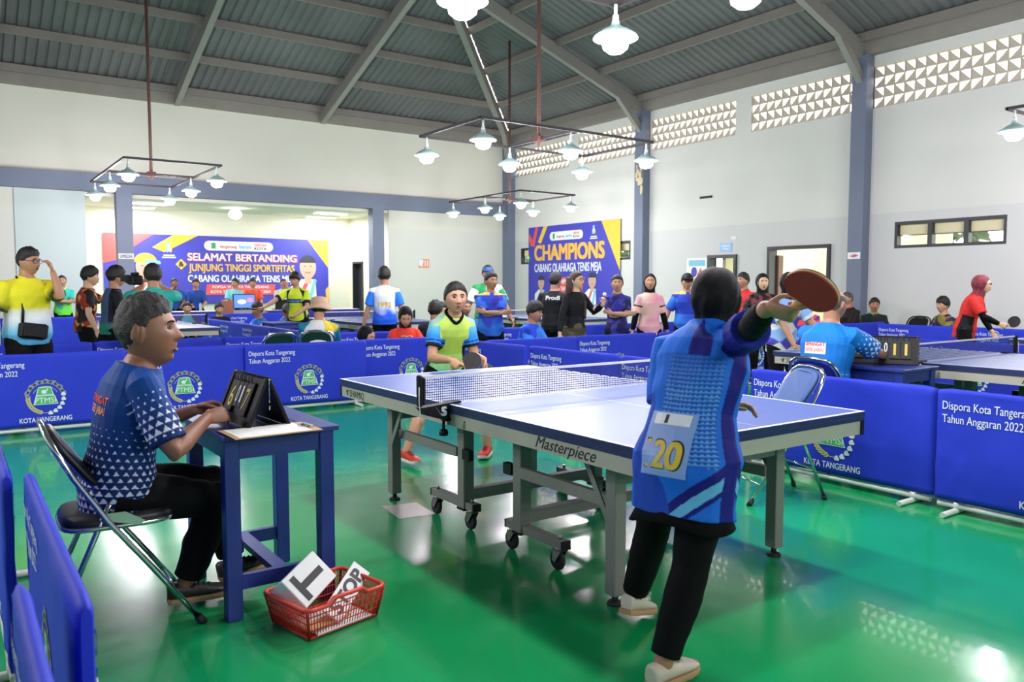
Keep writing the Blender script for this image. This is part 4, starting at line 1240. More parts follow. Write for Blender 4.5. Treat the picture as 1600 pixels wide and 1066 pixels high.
F.rect(-.24, .06, .24, .36, 0, 1); F.ell((-.06, .2), (.1, .05), 1, 2); F.ell((.13, .24), (.07, .05), 2, 2); F.build('display', mn)
def laptop(loc, lab):
    l = empty('laptop', loc, 0, lab, 'laptop', 'laptops on the officials table')
    mb = MB(); mb.box((0, .0, .012), (.36, .25, .02), bev=.004); mb.build('base', M['laptop'], l)
    mb = MB(); mb.box((0, -.15, .14), (.37, .012, .25), (R(15), 0, 0), bev=.003); mb.build('lid', M['laptop'], l)
    return l
laptop((7.0, 20.22, .766), 'open laptop in front of the official in orange shirt')
laptop((7.6, 20.2, .766), 'open laptop left of the official in white shirt')
def bottle(loc, lab):
    b = empty('water_bottle', loc, 0, lab, 'bottle', 'water bottles')
    mb = MB(); mb.lathe([(.001, 0), (.03, 0), (.033, .01), (.033, .13), (.03, .16), (.014, .19), (.014, .2), (.001, .2)], 16); mb.build('body', mat('bottle_clear', (190, 220, 225), .1, trans=.5), b)
    mb = MB(); mb.cyl((0, 0, .195), (0, 0, .215), .016, 12); mb.build('cap', M['chair_blue'], b)
for k, (x, y, z, lab) in enumerate(((4.2, 20.12, .766, 'water bottle before the official with hand on chin'), (5.0, 20.15, .766, 'water bottle before the second official from the left'), (6.0, 20.15, .766, 'water bottle before the official in cyan shirt'))):
    bottle((x, y, z), lab)
for k, (x, w, lab) in enumerate(((4.55, .3, 'sheets of paper before the two blue officials'), (5.5, .26, 'white carton between second official and podium'))):
    mb = MB(); mb.box((0, 0, .0), (w, .2, .006 if k == 0 else .09)); o = mb.build('paper_sheet' if k == 0 else 'carton', M['paper'], None, (x, 20.1, .764 if k == 0 else .806)); tag(o, lab, 'paper' if k == 0 else 'carton')
# ------------------------------------------------------------------ people: one continuous body per person, clothes and hair as parts
def skin_mat(name, c):
    m = mat(name, c, .5, nz=.07, nscale=9, bump=.05, bscale=140)
    b = m.node_tree.nodes['Principled BSDF']
    b.inputs['Subsurface Weight'].default_value = .08
    b.inputs['Subsurface Radius'].default_value = (.02, .008, .004)
    return m
SK = {'brown': skin_mat('skin_brown', (172, 124, 96)), 'scorer': skin_mat('skin_scorer', (146, 98, 74)), 'tan': skin_mat('skin_tan', (186, 138, 108)), 'light': skin_mat('skin_light', (214, 172, 142)), 'deep': skin_mat('skin_deep', (128, 84, 62))}
M['lip'] = mat('lip', (150, 84, 78), .45)
M['lip_dark'] = mat('lip_dark', (110, 68, 58), .5)
M['eye_white'] = mat('eye_white', (215, 210, 205), .25)
M['iris'] = mat('iris', (26, 18, 14), .15)
M['brow'] = mat('brow', (28, 22, 20), .8)
M['hair'] = mat('hair_black', (22, 20, 20), .55, nz=.3, nscale=60, bump=.5, bscale=160)
M['hair_grey'] = mat('hair_grey', (74, 70, 68), .6, nz=.45, nscale=70, bump=.5, bscale=160)
M['hair_brown'] = mat('hair_brown', (64, 40, 34), .5, nz=.4, nscale=30, bump=.5, bscale=160)
M['hair_salt'] = mat('hair_salt', (36, 31, 29), .6, nz=.5, nscale=90, bump=.6, bscale=180)
M['black_cloth'] = mat('black_cloth', (9, 9, 11), .8, nz=.15, bump=.12, bscale=220, spec=.15)
M['hijab_black'] = mat('hijab_black', (13, 13, 15), .68, nz=.15, bump=.15, bscale=200, spec=.22)
M['sole_white'] = mat('sole_white', (220, 216, 206), .6, nz=.05)
M['sole_gum'] = mat('sole_gum', (176, 140, 96), .6, nz=.08)

def cloth_mat():
    m = bpy.data.materials.new('printed_jersey'); m.use_nodes = True
    nt = m.node_tree; b = nt.nodes['Principled BSDF']; b.inputs['Roughness'].default_value = .62; b.inputs['Specular IOR Level'].default_value = .18
    a = N(nt, 'ShaderNodeAttribute'); a.attribute_name = 'print'
    tc = N(nt, 'ShaderNodeTexCoord'); n = N(nt, 'ShaderNodeTexNoise'); n.inputs['Scale'].default_value = 260
    nt.links.new(tc.outputs['Object'], n.inputs['Vector']); nt.links.new(a.outputs['Color'], b.inputs['Base Color'])
    bp = N(nt, 'ShaderNodeBump'); bp.inputs['Strength'].default_value = .12; bp.inputs['Distance'].default_value = .01
    nt.links.new(n.outputs['Fac'], bp.inputs['Height']); nt.links.new(bp.outputs['Normal'], b.inputs['Normal'])
    return m
M['jersey'] = cloth_mat()

def remesh(mb, name, voxel, smooth=2, fac=.5):
    bmesh.ops.recalc_face_normals(mb.bm, faces=mb.bm.faces[:])
    me = bpy.data.meshes.new(name); mb.bm.to_mesh(me); mb.bm.free()
    o = bpy.data.objects.new(name, me); col.objects.link(o)
    md = o.modifiers.new('r', 'REMESH'); md.mode = 'VOXEL'; md.voxel_size = voxel; md.use_smooth_shade = True
    if smooth:
        s = o.modifiers.new('s', 'SMOOTH'); s.factor = fac; s.iterations = smooth
    dg = bpy.context.evaluated_depsgraph_get()
    out = bpy.data.meshes.new_from_object(o.evaluated_get(dg))
    bpy.data.objects.remove(o); bpy.data.meshes.remove(me)
    out.name = name
    out.materials.clear()
    for p in out.polygons: p.use_smooth = True
    return out

def capsule(mb, pts, rs, seg=12):
    """rounded tube through points with radii"""
    pts = [Vector(p) for p in pts]
    d0 = (pts[0] - pts[1]).normalized(); d1 = (pts[-1] - pts[-2]).normalized()
    P, Rr = [], []
    for a in (80, 50, 25): P.append(pts[0] + d0 * rs[0] * math.sin(R(a))); Rr.append(rs[0] * math.cos(R(a)))
    P += pts; Rr += list(rs)
    for a in (25, 50, 80): P.append(pts[-1] + d1 * rs[-1] * math.sin(R(a))); Rr.append(rs[-1] * math.cos(R(a)))
    mb.tube(P, Rr, seg)

JAW = [1.0]
def head_base(x, y, z, fat=1.0):
    px, py, pz = .0785 * x * fat, .096 * y, .114 * z
    if z < 0:
        k = -z
        pz *= JAW[0]
        px *= 1 - .30 * k ** 1.6
        if y < 0: py *= 1 - .42 * k ** 1.1
        else:
            h = max(.05, math.sqrt(max(0, 1 - k * k)))
            full = .096 * (y / h) * (1 - k ** 3) ** (1 / 3) if k < .999 else py
            py += (full - py) * min(1, (y / h)) * .72 * (1 if k < .92 else (1 - k) / .08)
    else:
        px *= 1 + .03 * z * (1 - z) * 4 * .5
        if y > 0: py *= 1 - .07 * z
    return Vector((px, py, pz))
def G(a, s): return math.exp(-(a / s) ** 2)
def head_point(x, y, z, fat=1.0, nose=1.0):
    p = head_base(x, y, z, fat)
    if y > 0:
        f = min(1, y * 1.6)
        X, Z = abs(p.x), p.z
        if -.045 < Z < .035:
            t = max(0, min(1, (.03 - Z) / .05))
            prof = t ** 1.25 if Z > -.020 else G(Z + .020, .008)
            p.y += .0235 * nose * prof * G(X, .0085 + .006 * t) * f
            p.y += .007 * nose * G(X - .012, .006) * G(Z + .021, .008) * f
        p.y -= .0105 * G(X - .031, .015) * G(Z - .016, .011) * f
        p.y += .0045 * G(X - .026, .026) * G(Z - .037, .008) * f
        p.y += .0075 * G(X, .021) * (G(Z + .047, .0065) + .9 * G(Z + .061, .007)) * f
        p.y -= .0050 * G(X, .024) * G(Z + .054, .0032) * f
        p.y -= .0040 * G(X, .02) * G(Z + .073, .006) * f
        p.y += .0085 * G(X, .020) * G(Z + .092, .014) * f
        p.y += .0045 * G(X - .044, .016) * G(Z + .008, .016) * f
    return p
def sph(nu, nv):
    for j in range(1, nv):
        ph = -PI / 2 + PI * j / nv
        yield [(math.cos(ph) * math.sin(2 * PI * i / nu), math.cos(ph) * math.cos(2 * PI * i / nu), math.sin(ph)) for i in range(nu)]

def rot_pose(yaw, pitch, tilt):
    """yaw + = turn left, pitch + = nod forward, tilt + = lean to the right; body faces +Y"""
    return (Matrix.Rotation(R(yaw), 3, 'Z') @ Matrix.Rotation(R(-pitch), 3, 'X') @ Matrix.Rotation(R(tilt), 3, 'Y'))

def ik(a, t, l1, l2, hint):
    """two-bone: returns the middle joint and the reached end"""
    a, t, hint = Vector(a), Vector(t), Vector(hint)
    d = t - a; L = d.length
    if L > (l1 + l2) * .999: t = a + d * ((l1 + l2) * .999 / L); d = t - a; L = d.length
    if L < abs(l1 - l2) + .01: L = abs(l1 - l2) + .01
    dn = d.normalized()
    c = (l1 * l1 + L * L - l2 * l2) / (2 * l1 * L)
    c = max(-1, min(1, c))
    h = hint - dn * hint.dot(dn)
    if h.length < 1e-4: h = dn.orthogonal()
    h.normalize()
    return a + dn * (l1 * c) + h * (l1 * math.sqrt(max(0, 1 - c * c))), t

def hand(mb, W, d, n, right, k, curl, thumb=.3, spread=.0, point=False):
    """W wrist, d finger direction, n palm normal"""
    d = Vector(d).normalized(); n = Vector(n); n = (n - d * n.dot(d)).normalized()
    t = d.cross(n) if right else n.cross(d)
    def pt(a, b, c): return W + d * (a * k) + t * (b * k) + n * (c * k)
    # palm
    rings = []
    for a, w, th in ((-.012, .023, .017), (.01, .030, .017), (.04, .040, .0165), (.07, .043, .0145), (.092, .041, .012), (.1, .036, .008)):
        rings.append([pt(a, w * math.cos(q) + .002, th * math.sin(q)) for q in [2 * PI * i / 14 for i in range(14)]])
    mb.loft(rings)
    for i, (b, L, r) in enumerate(((.031, .072, .0088), (.0105, .080, .0092), (-.010, .074, .0088), (-.029, .058, .0078))):
        cu = curl[i] if isinstance(curl, (list, tuple)) else curl
        if point and i == 0: cu = .08
        p = pt(.088, b, .0)
        ang = 0; pts = [p]; sp = spread * (1.5 - i) * .12
        for s_, f in zip((.45, .31, .24), (62, 88, 52)):
            ang += R(f) * cu
            q = d * math.cos(ang) + n * math.sin(ang) + t * sp
            p = p + q * (L * s_ * k); pts.append(p)
        capsule(mb, pts, [r * k, r * .97 * k, r * .9 * k, r * .78 * k], 9)
    p = pt(.022, .030, .006)
    q = (d * .62 + t * (.78 - .5 * thumb) + n * (.25 + .5 * thumb)).normalized()
    p1 = p + q * .040 * k
    q2 = (d * .85 + t * (.5 - .9 * thumb) + n * (.1 + .55 * thumb)).normalized()
    p2 = p1 + q2 * .031 * k; p3 = p2 + (q2 * .9 + d * .2 - t * .25 * thumb).normalized() * .024 * k
    capsule(mb, [p, p1, p2, p3], [.0125 * k, .0105 * k, .0098 * k, .0082 * k], 9)

def shoe(name, A, yaw, pitch, mats, parent, k=1.0, high=.0):
    """A: ankle point; foot points along yaw (0 = +Y)"""
    m = Matrix.Translation(A) @ Matrix.Rotation(yaw, 4, 'Z') @ Matrix.Rotation(pitch, 4, 'X') @ Matrix.Scale(k, 4)
    mb = MB(); mb.M = m
    prof = [(-.075, .026, .004, -.078), (-.062, .034, .014, -.080), (-.03, .038, .012, -.080), (.02, .038, .004, -.080), (.07, .042, -.010, -.080), (.12, .046, -.022, -.079), (.16, .043, -.030, -.077), (.186, .032, -.042, -.073), (.198, .014, -.055, -.068)]
    rings = []
    for y, w, zt, zb in prof:
        h0 = zb + .016
        rings.append([Vector((w * math.copysign(abs(math.cos(q)) ** .75, math.cos(q)), y, (h0 + zt) / 2 + (zt - h0) / 2 * math.sin(q))) for q in [2 * PI * i / 16 for i in range(16)]])
    mb.loft(rings, 0, True)
    o = mb.build(name, mats[0], parent)
    mb = MB(); mb.M = m
    rings = []
    for y, w, zt, zb in prof:
        w += .003
        rings.append([Vector((x, y, z)) for x, z in ((-w, zb), (w, zb), (w + .001, zb + .012), (w - .003, zb + .024), (-w + .003, zb + .024), (-w - .001, zb + .012))])
    mb.loft(rings, 0, False); mb.build('sole', mats[1], o)
    mb = MB(); mb.M = m
    for q in range(4):
        y = .035 + q * .022; z = .0 - q * .0055
        mb.tube([(-.022, y, z - .004), (0, y + .004, z + .006), (.022, y, z - .004)], .0028, 5)
    if high: 
        for s_ in (-1, 1): mb.tube([(0, .03, .006), (s_ * .025, .045, .032), (s_ * .055, .05, .02), (s_ * .035, .05, .002), (0, .035, .004)], .003, 6)
    mb.build('laces', mats[2] if len(mats) > 2 else mats[1], o)
    return o

class Person:
    pass

def person(label, loc, rz, H=1.62, pose=None, skin='tan', hair='short', hair_mat='hair', shirt=None, trousers=None, shoes=None, voxel=.0078, cvox=.0095,
           fem=False, fat=1.0, group=None, z0=0.0, hijab=None, glasses=False, face=True, seed=1, arm_sleeves=None, collar=None, hat=None, nose=1.0, hem_noise=.006, hscale=1.0, parts_shoe=True):
    P = dict(pelvis=(0, 0, .525), lean=4, side=0, twist=0, pyaw=0, head=(0, 5, 0), hr=(.26, .02, .44), hl=(-.26, .02, .44), er=(.3, -1, 0), el=(-.3, -1, 0),
             fr=(.075, -.01, .048), fl=(-.075, -.01, .048), kr=(.1, 1, 0), kl=(-.1, 1, 0), fyr=-8, fyl=8, fpr=0, fpl=0,
             cr=.35, cl=.35, dr=None, dl=None, nr=None, nl=None, tr=.3, tl=.3, pr=False, pl=False)
    P.update(pose or {})
    root = empty('person', (loc[0], loc[1], z0), rz, label, 'person', group)
    k = H / 1.7
    V = lambda q: Vector(q) * H
    JAW[0] = P.get('jaw', 1.0)
    rp = rot_pose(P['pyaw'], P['lean'] * .35, P['side'] * .3)
    rc = rot_pose(P['twist'] + P['pyaw'], P['lean'], P['side'])
    pel = V(P['pelvis'])
    upp, upc = rp @ Vector((0, 0, 1)), rc @ Vector((0, 0, 1))
    b0, b1 = pel, pel + upp * (.13 * H)
    S = b1 + upc * (.165 * H)
    def spine(t):
        if t < 0: return pel + upp * (t * .295 * H)
        if t > 1: return S + upc * ((t - 1) * .295 * H)
        return b0 * (1 - t) ** 2 + b1 * 2 * t * (1 - t) + S * t * t
    qp, qc = rp.to_quaternion(), rc.to_quaternion()
    def frame(t):
        return qp.slerp(qc, max(0, min(1, t))).to_matrix()
    wf = fat
    prof = [(-.20, .060, .052), (-.12, .088, .066), (0, .096 if not fem else .1, .073), (.18, .088 * (1 if not fem else .93), .066), (.38, .083 * (1 if not fem else .88), .060), (.6, .092 * (1 if not fem else .94), .066), (.76, .098 * (1 if not fem else .94), .068), (.88, .090 * (1 if not fem else .94), .060), (.97, .068, .050), (1.04, .046, .043), (1.1, .037, .038)]
    def pf(t):
        for (a, x0, y0), (b, x1, y1) in zip(prof, prof[1:]):
            if t <= b:
                f = max(0, (t - a) / (b - a)); f = f * f * (3 - 2 * f)
                return (x0 + (x1 - x0) * f) * H * wf, (y0 + (y1 - y0) * f) * H * (wf ** 1.3)
        return prof[-1][1] * H, prof[-1][2] * H
    def ring(t, ex=0.0, ey=None, n=22, fx=1.0, sh=0.0):
        a, b = pf(t); ey = ex if ey is None else ey
        c = spine(t); f = frame(t)
        out = []
        for i in range(n):
            q = 2 * PI * i / n
            cs, sn = math.cos(q), math.sin(q)
            e = .86
            out.append(c + f @ Vector(((a * fx + ex) * math.copysign(abs(cs) ** e, cs), (b + ey) * math.copysign(abs(sn) ** e, sn), 0)))
        return out
    # joints
    shw = (.105 if not fem else .090) * H * (wf ** .5)
    J = {}
    for s_, nm in ((1, 'r'), (-1, 'l')):
        off = P.get('sh' + nm, (0, 0, 0))
        J['s' + nm] = S + rc @ (Vector((s_ * shw, 0, -.030 * H)) + Vector(off) * H)
        J['e' + nm], J['w' + nm] = ik(J['s' + nm], V(P['h' + nm]), .172 * H, .148 * H, Vector(P['e' + nm]))
        hp = pel + rp @ Vector((s_ * .052 * H, 0, -.012 * H))
        J['h' + nm] = hp
        J['k' + nm], J['a' + nm] = ik(hp, V(P['f' + nm]), .245 * H * P.get('leg', 1), .235 * H * P.get('leg', 1), Vector(P['k' + nm]))
    nk = S + upc * (.022 * H)
    hr_ = rot_pose(*P['head'])
    hs = k ** .5 * hscale * 1.06
    hc = nk + (upc * .55 + Vector((0, 0, 1)) * .45).normalized() * (P.get('neck', .044) * H) + hr_ @ Vector((0, .018, .068)) * hs
    # ---- body
    mb = MB()
    mb.loft([ring(t) for t in (-.2, -.12, 0, .18, .38, .6, .76, .88, .97, 1.04, 1.1)])
    capsule(mb, [S + upc * (-.01 * H), nk + upc * .02 * H, hc + hr_ @ Vector((0, -.022, -.045)) * hs], [.046 * H, P.get('neckr', .037) * H, P.get('neckr', .037) * .95 * H], 14)
    for nm in 'rl':
        s, e, w = J['s' + nm], J['e' + nm], J['w' + nm]
        capsule(mb, [S + (s - S) * .5 - upc * .004 * H, s, s.lerp(e, .35), e.lerp(s, .12), e, e.lerp(w, .25), e.lerp(w, .65), w], [.030 * H, .033 * H * wf, .030 * H * wf, .0245 * H, .0238 * H, .0255 * H, .0205 * H, .0158 * H], 14)
        fd = (w - e).normalized()
        d = Vector(P['d' + nm]) if P['d' + nm] else fd
        n_ = Vector(P['n' + nm]) if P['n' + nm] else Vector((-1 if nm == 'r' else 1, .2, 0))
        J['H' + nm] = (w, d.normalized(), (n_ - d.normalized() * n_.dot(d.normalized())).normalized()); hand(mb, w, d, n_, nm == 'r', k * (.97 if not fem else .92), P['c' + nm], P['t' + nm], point=P['p' + nm])
        h, kn, a = J['h' + nm], J['k' + nm], J['a' + nm]
        capsule(mb, [h, h.lerp(kn, .3), h.lerp(kn, .75), kn, kn.lerp(a, .3), kn.lerp(a, .7), a], [.054 * H * wf, .050 * H * wf, .038 * H, .0335 * H, .0335 * H, .025 * H, .0215 * H], 14)
        fy = R(P['fy' + nm]); fp = R(P['fp' + nm])
        fm = Matrix.Rotation(fy, 3, 'Z') @ Matrix.Rotation(fp, 3, 'X')
        capsule(mb, [a + fm @ Vector((0, -.03, -.035)) * k, a + fm @ Vector((0, .04, -.035)) * k, a + fm @ Vector((0, .12, -.052)) * k], [.028 * k, .03 * k, .022 * k], 10)
    # head joined to the same surface
    res = (56, 44) if voxel < .006 else (36, 28)
    mb.loft([[hc + hr_ @ (head_point(*q, fat=P.get('facefat', 1.0), nose=nose) * hs) for q in rg] for rg in sph(*res)])
    for s_ in (() if hijab else (-1, 1)):
        er = Matrix.Rotation(s_ * R(-22), 3, 'Z') @ Matrix.Rotation(R(-8), 3, 'X')
        mb.ell(hc + hr_ @ Vector((s_ * .0755, -.008, -.004)) * hs, (.009 * hs, .019 * hs * P.get('ear', 1), .033 * hs * P.get('ear', 1)), hr_ @ er, 12, 8)
        mb.ell(hc + hr_ @ Vector((s_ * .083, -.018, .004)) * hs, (.006 * hs, .014 * hs * P.get('ear', 1), .029 * hs * P.get('ear', 1)), hr_ @ er, 10, 6)
    me = remesh(mb, 'body', voxel, 2, .5)
    me.materials.append(SK[skin])
    body = link('body', me, root)
    # ---- face parts
    def hpnt(x, y, z, lift=0.0):
        v_ = Vector((x, y, z)).normalized()
        q = head_point(v_.x, v_.y, v_.z, P.get('facefat', 1.0), nose)
        return q + Vector((0, lift, 0))
    if face:
        fl = .0012 if voxel < .006 else .0026
        for s_ in (-1, 1):
            e = hpnt(s_ * .40, .9, .16); e.y -= .0075 - fl
            mb = MB(); mb.recalc = True
            mm = Matrix.Rotation(s_ * R(-14), 3, 'Z')
            mb.ell(hc + hr_ @ e * hs, (.0145 * hs, .0095 * hs, .0062 * hs), hr_ @ mm, 14, 8, 0)
            gz = P.get('gaze', 0)
            mb.ell(hc + hr_ @ (e + mm @ Vector((gz * .005, .0062, -.0003))) * hs, (.0062 * hs, .0045 * hs, .0056 * hs), hr_ @ mm, 12, 8, 1)
            mb.build('eye', [M['eye_white'], M['iris']], root)
            mb = MB(); pts = []
            for f in range(6):
                x = s_ * (.15 + .095 * f); z = .31 + .05 * math.sin(PI * f / 5.5)
                pts.append(hc + hr_ @ hpnt(x, .92, z, .0005 + fl) * hs)
            mb.tube(pts, [.0022 * hs, .0038 * hs, .0038 * hs, .0034 * hs, .0026 * hs, .0012 * hs], 6); mb.build('eyebrow', M['brow'], root)
            if voxel < .006:
                mb = MB(); pts = []
                for f in range(7):
                    x = -.0145 + .029 * f / 6
                    pts.append(hc + hr_ @ (e + mm @ Vector((x, .0062 - 20 * x * x * .9, .0042 - 14 * x * x))) * hs)
                mb.tube(pts, .0016 * hs, 5); mb.build('eyelid', SK[skin] if not fem else M['brow'], root)
        for zc, hh, nm in ((-.437, .0052, 'upper'), (-.512, .006, 'lower')):
            mb = MB(); pts = []
            for f in range(9):
                x = -.23 + .46 * f / 8
                zz = zc + (.028 * (1 - (x / .23) ** 2) * (1 if nm == 'lower' else -0.2) * -1) + (0.03 if nm == 'lower' else -.03) * (x / .23) ** 2
                pts.append(hc + hr_ @ hpnt(x, .92, zz, -.0026 + fl) * hs)
            mb.tube(pts, [.001 * hs] + [hh * .75 * hs, hh * .92 * hs, hh * hs, hh * .96 * hs, hh * hs, hh * .92 * hs, hh * .75 * hs] + [.001 * hs], 8); mb.build('lip', M['lip'] if fem else M['lip_dark'], root)
    if glasses:
        mb = MB()
        for s_ in (-1, 1):
            c = Vector((s_ * .033, .098, .016))
            mb.tube([hc + hr_ @ (c + Vector((.025 * math.cos(q), -.006 * abs(math.cos(q)) * (1 if math.cos(q) * s_ > 0 else 0), .018 * math.sin(q)))) * hs for q in [2 * PI * i / 18 for i in range(18)]], .0019 * hs, 6, closed=True)
            mb.tube([hc + hr_ @ Vector(q) * hs for q in ((s_ * .058, .090, .02), (s_ * .079, .04, .02), (s_ * .082, -.01, .012))], .0019 * hs, 6)
        mb.tube([hc + hr_ @ Vector(q) * hs for q in ((-.009, .1, .02), (0, .103, .022), (.009, .1, .02))], .0018 * hs, 6)
        mb.build('glasses', M['black'], root)
    # ---- hair / hijab
    rr = random.Random(seed)
    def hair_shell(zl_front, zl_side, zl_ear, zl_nape, thick, spike, name='hair', m=hair_mat, top_only=None):
        mb = MB(); rings = []
        nu, nv = (72, 56) if voxel < .006 else (48, 36)
        sd = Vector((seed * 3.1, seed, 0))
        for rg in sph(nu, nv):
            r_ = []
            for x, y, z in rg:
                ys = y
                if ys > .35: zl = zl_side + (zl_front - zl_side) * min(1, (ys - .35) / .45)
                elif ys > .02: zl = zl_ear + (zl_side - zl_ear) * (ys - .02) / .33
                elif ys > -.25: zl = zl_ear + (-.1 + zl_nape * .3 - zl_ear) * (.02 - ys) / .27
                else: zl = (-.1 + zl_nape * .3) + (zl_nape - (-.1 + zl_nape * .3)) * min(1, (-.25 - ys) / .5)
                zl += .06 * noise.noise(Vector((x * 9, y * 9, z * 2)) + sd)
                m_ = (z - zl) / .22
                if top_only and z > top_only: m_ = min(m_, (top_only + .12 - z) / .1)
                m_ = max(-1, min(1, m_))
                th = thick * (.35 + .65 * max(0, min(1, (z + .3) / 1.0)))
                t_ = -.05 + (th * (1 if z > 0 else max(.4, 1 + z * 1.6)) + .05) * (max(0, m_ + .35) / 1.35) ** .8 if m_ > -.35 else -.05
                p = head_base(x, y, z, P.get('facefat', 1.0))
                nn = noise.noise(Vector((x * 7, y * 7, z * 7)) + sd) * spike + noise.noise(Vector((x * 22, y * 22, z * 12)) + sd) * spike * .6
                if m_ > 0: t_ += nn * min(1, m_ * 2)
                r_.append(hc + hr_ @ (p * (1 + t_)) * hs)
            rings.append(r_)
        mb.loft(rings); return mb.build(name, M[m], root)
    if hijab is None and hair:
        if hair == 'short': hair_shell(.60, .33, -.06, -.62, .25, .07)
        elif hair == 'flop': hair_shell(.42, .10, -.14, -.60, .34, .09)
        elif hair == 'scorer': hair_shell(.62, .44, .0, -.56, .21, .06)
        elif hair == 'receding': hair_shell(.70, .42, -.04, -.5, .13, .04)
        elif hair == 'bald': hair_shell(.30, .14, -.04, -.55, .05, .02, top_only=.52)
        elif hair in ('bun', 'long', 'tied'):
            hair_shell(.60, .26, -.40, -.62, .15, .015)
            mb = MB()
            if hair in ('bun', 'tied'):
                mb.ell(hc + hr_ @ Vector((0, -.105, .0)) * hs, (.035, .03, .035))
                mb.ell(hc + hr_ @ Vector((0, -.1, -.05)) * hs, (.03, .026, .05))
            if hair == 'long':
                for s_ in (-1, 0, 1):
                    for o_ in (0, 1):
                        a_ = hc + hr_ @ Vector((s_ * (.066 + .01 * o_), -.03 - .05 * o_ - (.04 if s_ == 0 else 0), .03)) * hs
                        b_ = hc + hr_ @ Vector((s_ * .088, -.05 - .02 * o_ - (.04 if s_ == 0 else 0), -.08)) * hs
                        c_ = S + rc @ Vector((s_ * .10, -.085 + (.15 if s_ == -1 and not o_ else .04 if s_ else -.02), -.08 * H)); d_ = S + rc @ Vector((s_ * .105, -.09 + (.19 if s_ == -1 and not o_ else 0), -.2 * H))
                        capsule(mb, [a_, b_, c_, d_], [.03, .04, .042, .02], 10)
            me = remesh(mb, 'hair_tail', .009, 3); me.materials.append(M[hair_mat])
            for v_ in me.vertices: v_.co += Vector((1, 1, 0)) * (.006 * noise.noise(Vector((v_.co.x * 60, v_.co.y * 60, v_.co.z * 4))))
            link('hair_tail', me, root)
    if hijab:
        mb = MB()
        mb.ell(hc + hr_ @ Vector((0, -.020, .012)) * hs, (.089 * hs, .103 * hs, .121 * hs), hr_, 26, 18)
        mb.ell(hc + hr_ @ Vector((0, -.04, .02)) * hs, (.09 * hs, .1 * hs, .11 * hs), hr_, 26, 18)
        # under the chin and round the neck
        rings = []
        n = 26
        cN = hc + hr_ @ Vector((0, -.018, -.055)) * hs
        for f, rx, ry, cc in ((0, .080, .086, cN), (.25, .076, .082, cN.lerp(nk, .5)), (.5, .080, .084, nk + upc * .0)) + (((.7, .07, .07, S - upc * .02),) if P.get('drape', .08) < 0 else ((.7, .118, .100, S - upc * .02), (.9, .150, .122, S - upc * P.get('drape', .08)), (1, .145, .122, S - upc * (P.get('drape', .08) + .05)))):
            fm = hr_ if f < .3 else rc
            rings.append([cc + fm @ Vector((rx * k * math.cos(q), ry * k * math.sin(q) * (1 if math.sin(q) < 0 else 1.02), -.02 * f * math.sin(q))) for q in [2 * PI * i / n for i in range(n)]])
        mb.loft(rings)
        me = remesh(mb, 'hijab', .007 if voxel < .006 else .009, 3)
        me.materials.append(M[hijab] if isinstance(hijab, str) else hijab)
        for v_ in me.vertices:
            c = v_.co; fz = max(0, min(1, (hc.z + .02 - c.z) / .25))
            a_ = math.atan2(c.x - hc.x, c.y - hc.y)
            v_.co = c + (c - Vector((nk.x, nk.y, c.z))).normalized() * (.004 + .005 * fz) * math.sin(a_ * 11 + c.z * 30 + 3 * noise.noise(c * 6)) * (1 if fz > 0 else .25)
        link('hijab', me, root)
    if hat:
        m_ = M[hat[1]]
        mb = MB()
        if hat[0] == 'cap':
            mb.loft([[hc + hr_ @ Vector((.088 * r_ * math.cos(q), -.006 + .106 * r_ * math.sin(q), z)) * hs for q in [2 * PI * i / 24 for i in range(24)]] for z, r_ in ((.038, 1.0), (.06, 1.01), (.09, .93), (.115, .72), (.13, .4), (.134, .05))], 0, True, True)
            mb.loft([[hc + hr_ @ Vector((x * .062, .085 + y + (0 if abs(x) < .9 else -.01), .042 - .012 * x * x + z - y * .25)) * hs for x in (-1, -.6, -.2, .2, .6, 1)] + [hc + hr_ @ Vector((x * .062, .085 + y, .036 - .012 * x * x + z - y * .25)) * hs for x in (1, .6, .2, -.2, -.6, -1)] for y, z in ((-.01, 0), (.03, .002), (.062, 0))], 0, True, True)
        else:
            mb.loft([[hc + hr_ @ Vector((r_ * math.cos(q), -.006 + r_ * 1.1 * math.sin(q), z + .01 * math.sin(3 * q) * (1 if z < .03 else 0))) * hs for q in [2 * PI * i / 28 for i in range(28)]] for z, r_ in ((-.02, .155), (-.01, .157), (.035, .102), (.05, .1), (.11, .092), (.128, .07), (.132, .02))], 0, True, True)
        mb.build('cap' if hat[0] == 'cap' else 'bucket_hat', m_, root)
    # ---- shirt
    info = Person(); info.root = root; info.J = J; info.S = S; info.rc = rc; info.hc = hc; info.hr = hr_; info.spine = spine; info.frame = frame; info.H = H; info.hs = hs; info.pel = pel; info.rp = rp; info.nk = nk
    if shirt:
        hem = shirt.get('hem', -.16); sl = shirt.get('sleeve', .62); ease = shirt.get('ease', .014) * H / 1.7
        mb = MB()
        ts = [hem, hem * .5, 0, .18, .38, .6, .76, .88, .96, 1.02, shirt.get('neck', 1.065)]
        fl = shirt.get('flare', .008)
        rings = []
        for t in ts:
            tt = max(t, -.10)
            ex = ease + (fl * (1 - (t - hem) / (1 - hem)) if t < .6 else 0) + (.002 if t < 1 else -.002) + (shirt.get('belly', 0) * G(t - .3, .3))
            rings.append(ring(t if t > -.1 else t, ex + (pf(tt)[0] - pf(t)[0]), ex + (pf(tt)[1] - pf(t)[1])))
        mb.loft(rings)
        sleeves = []
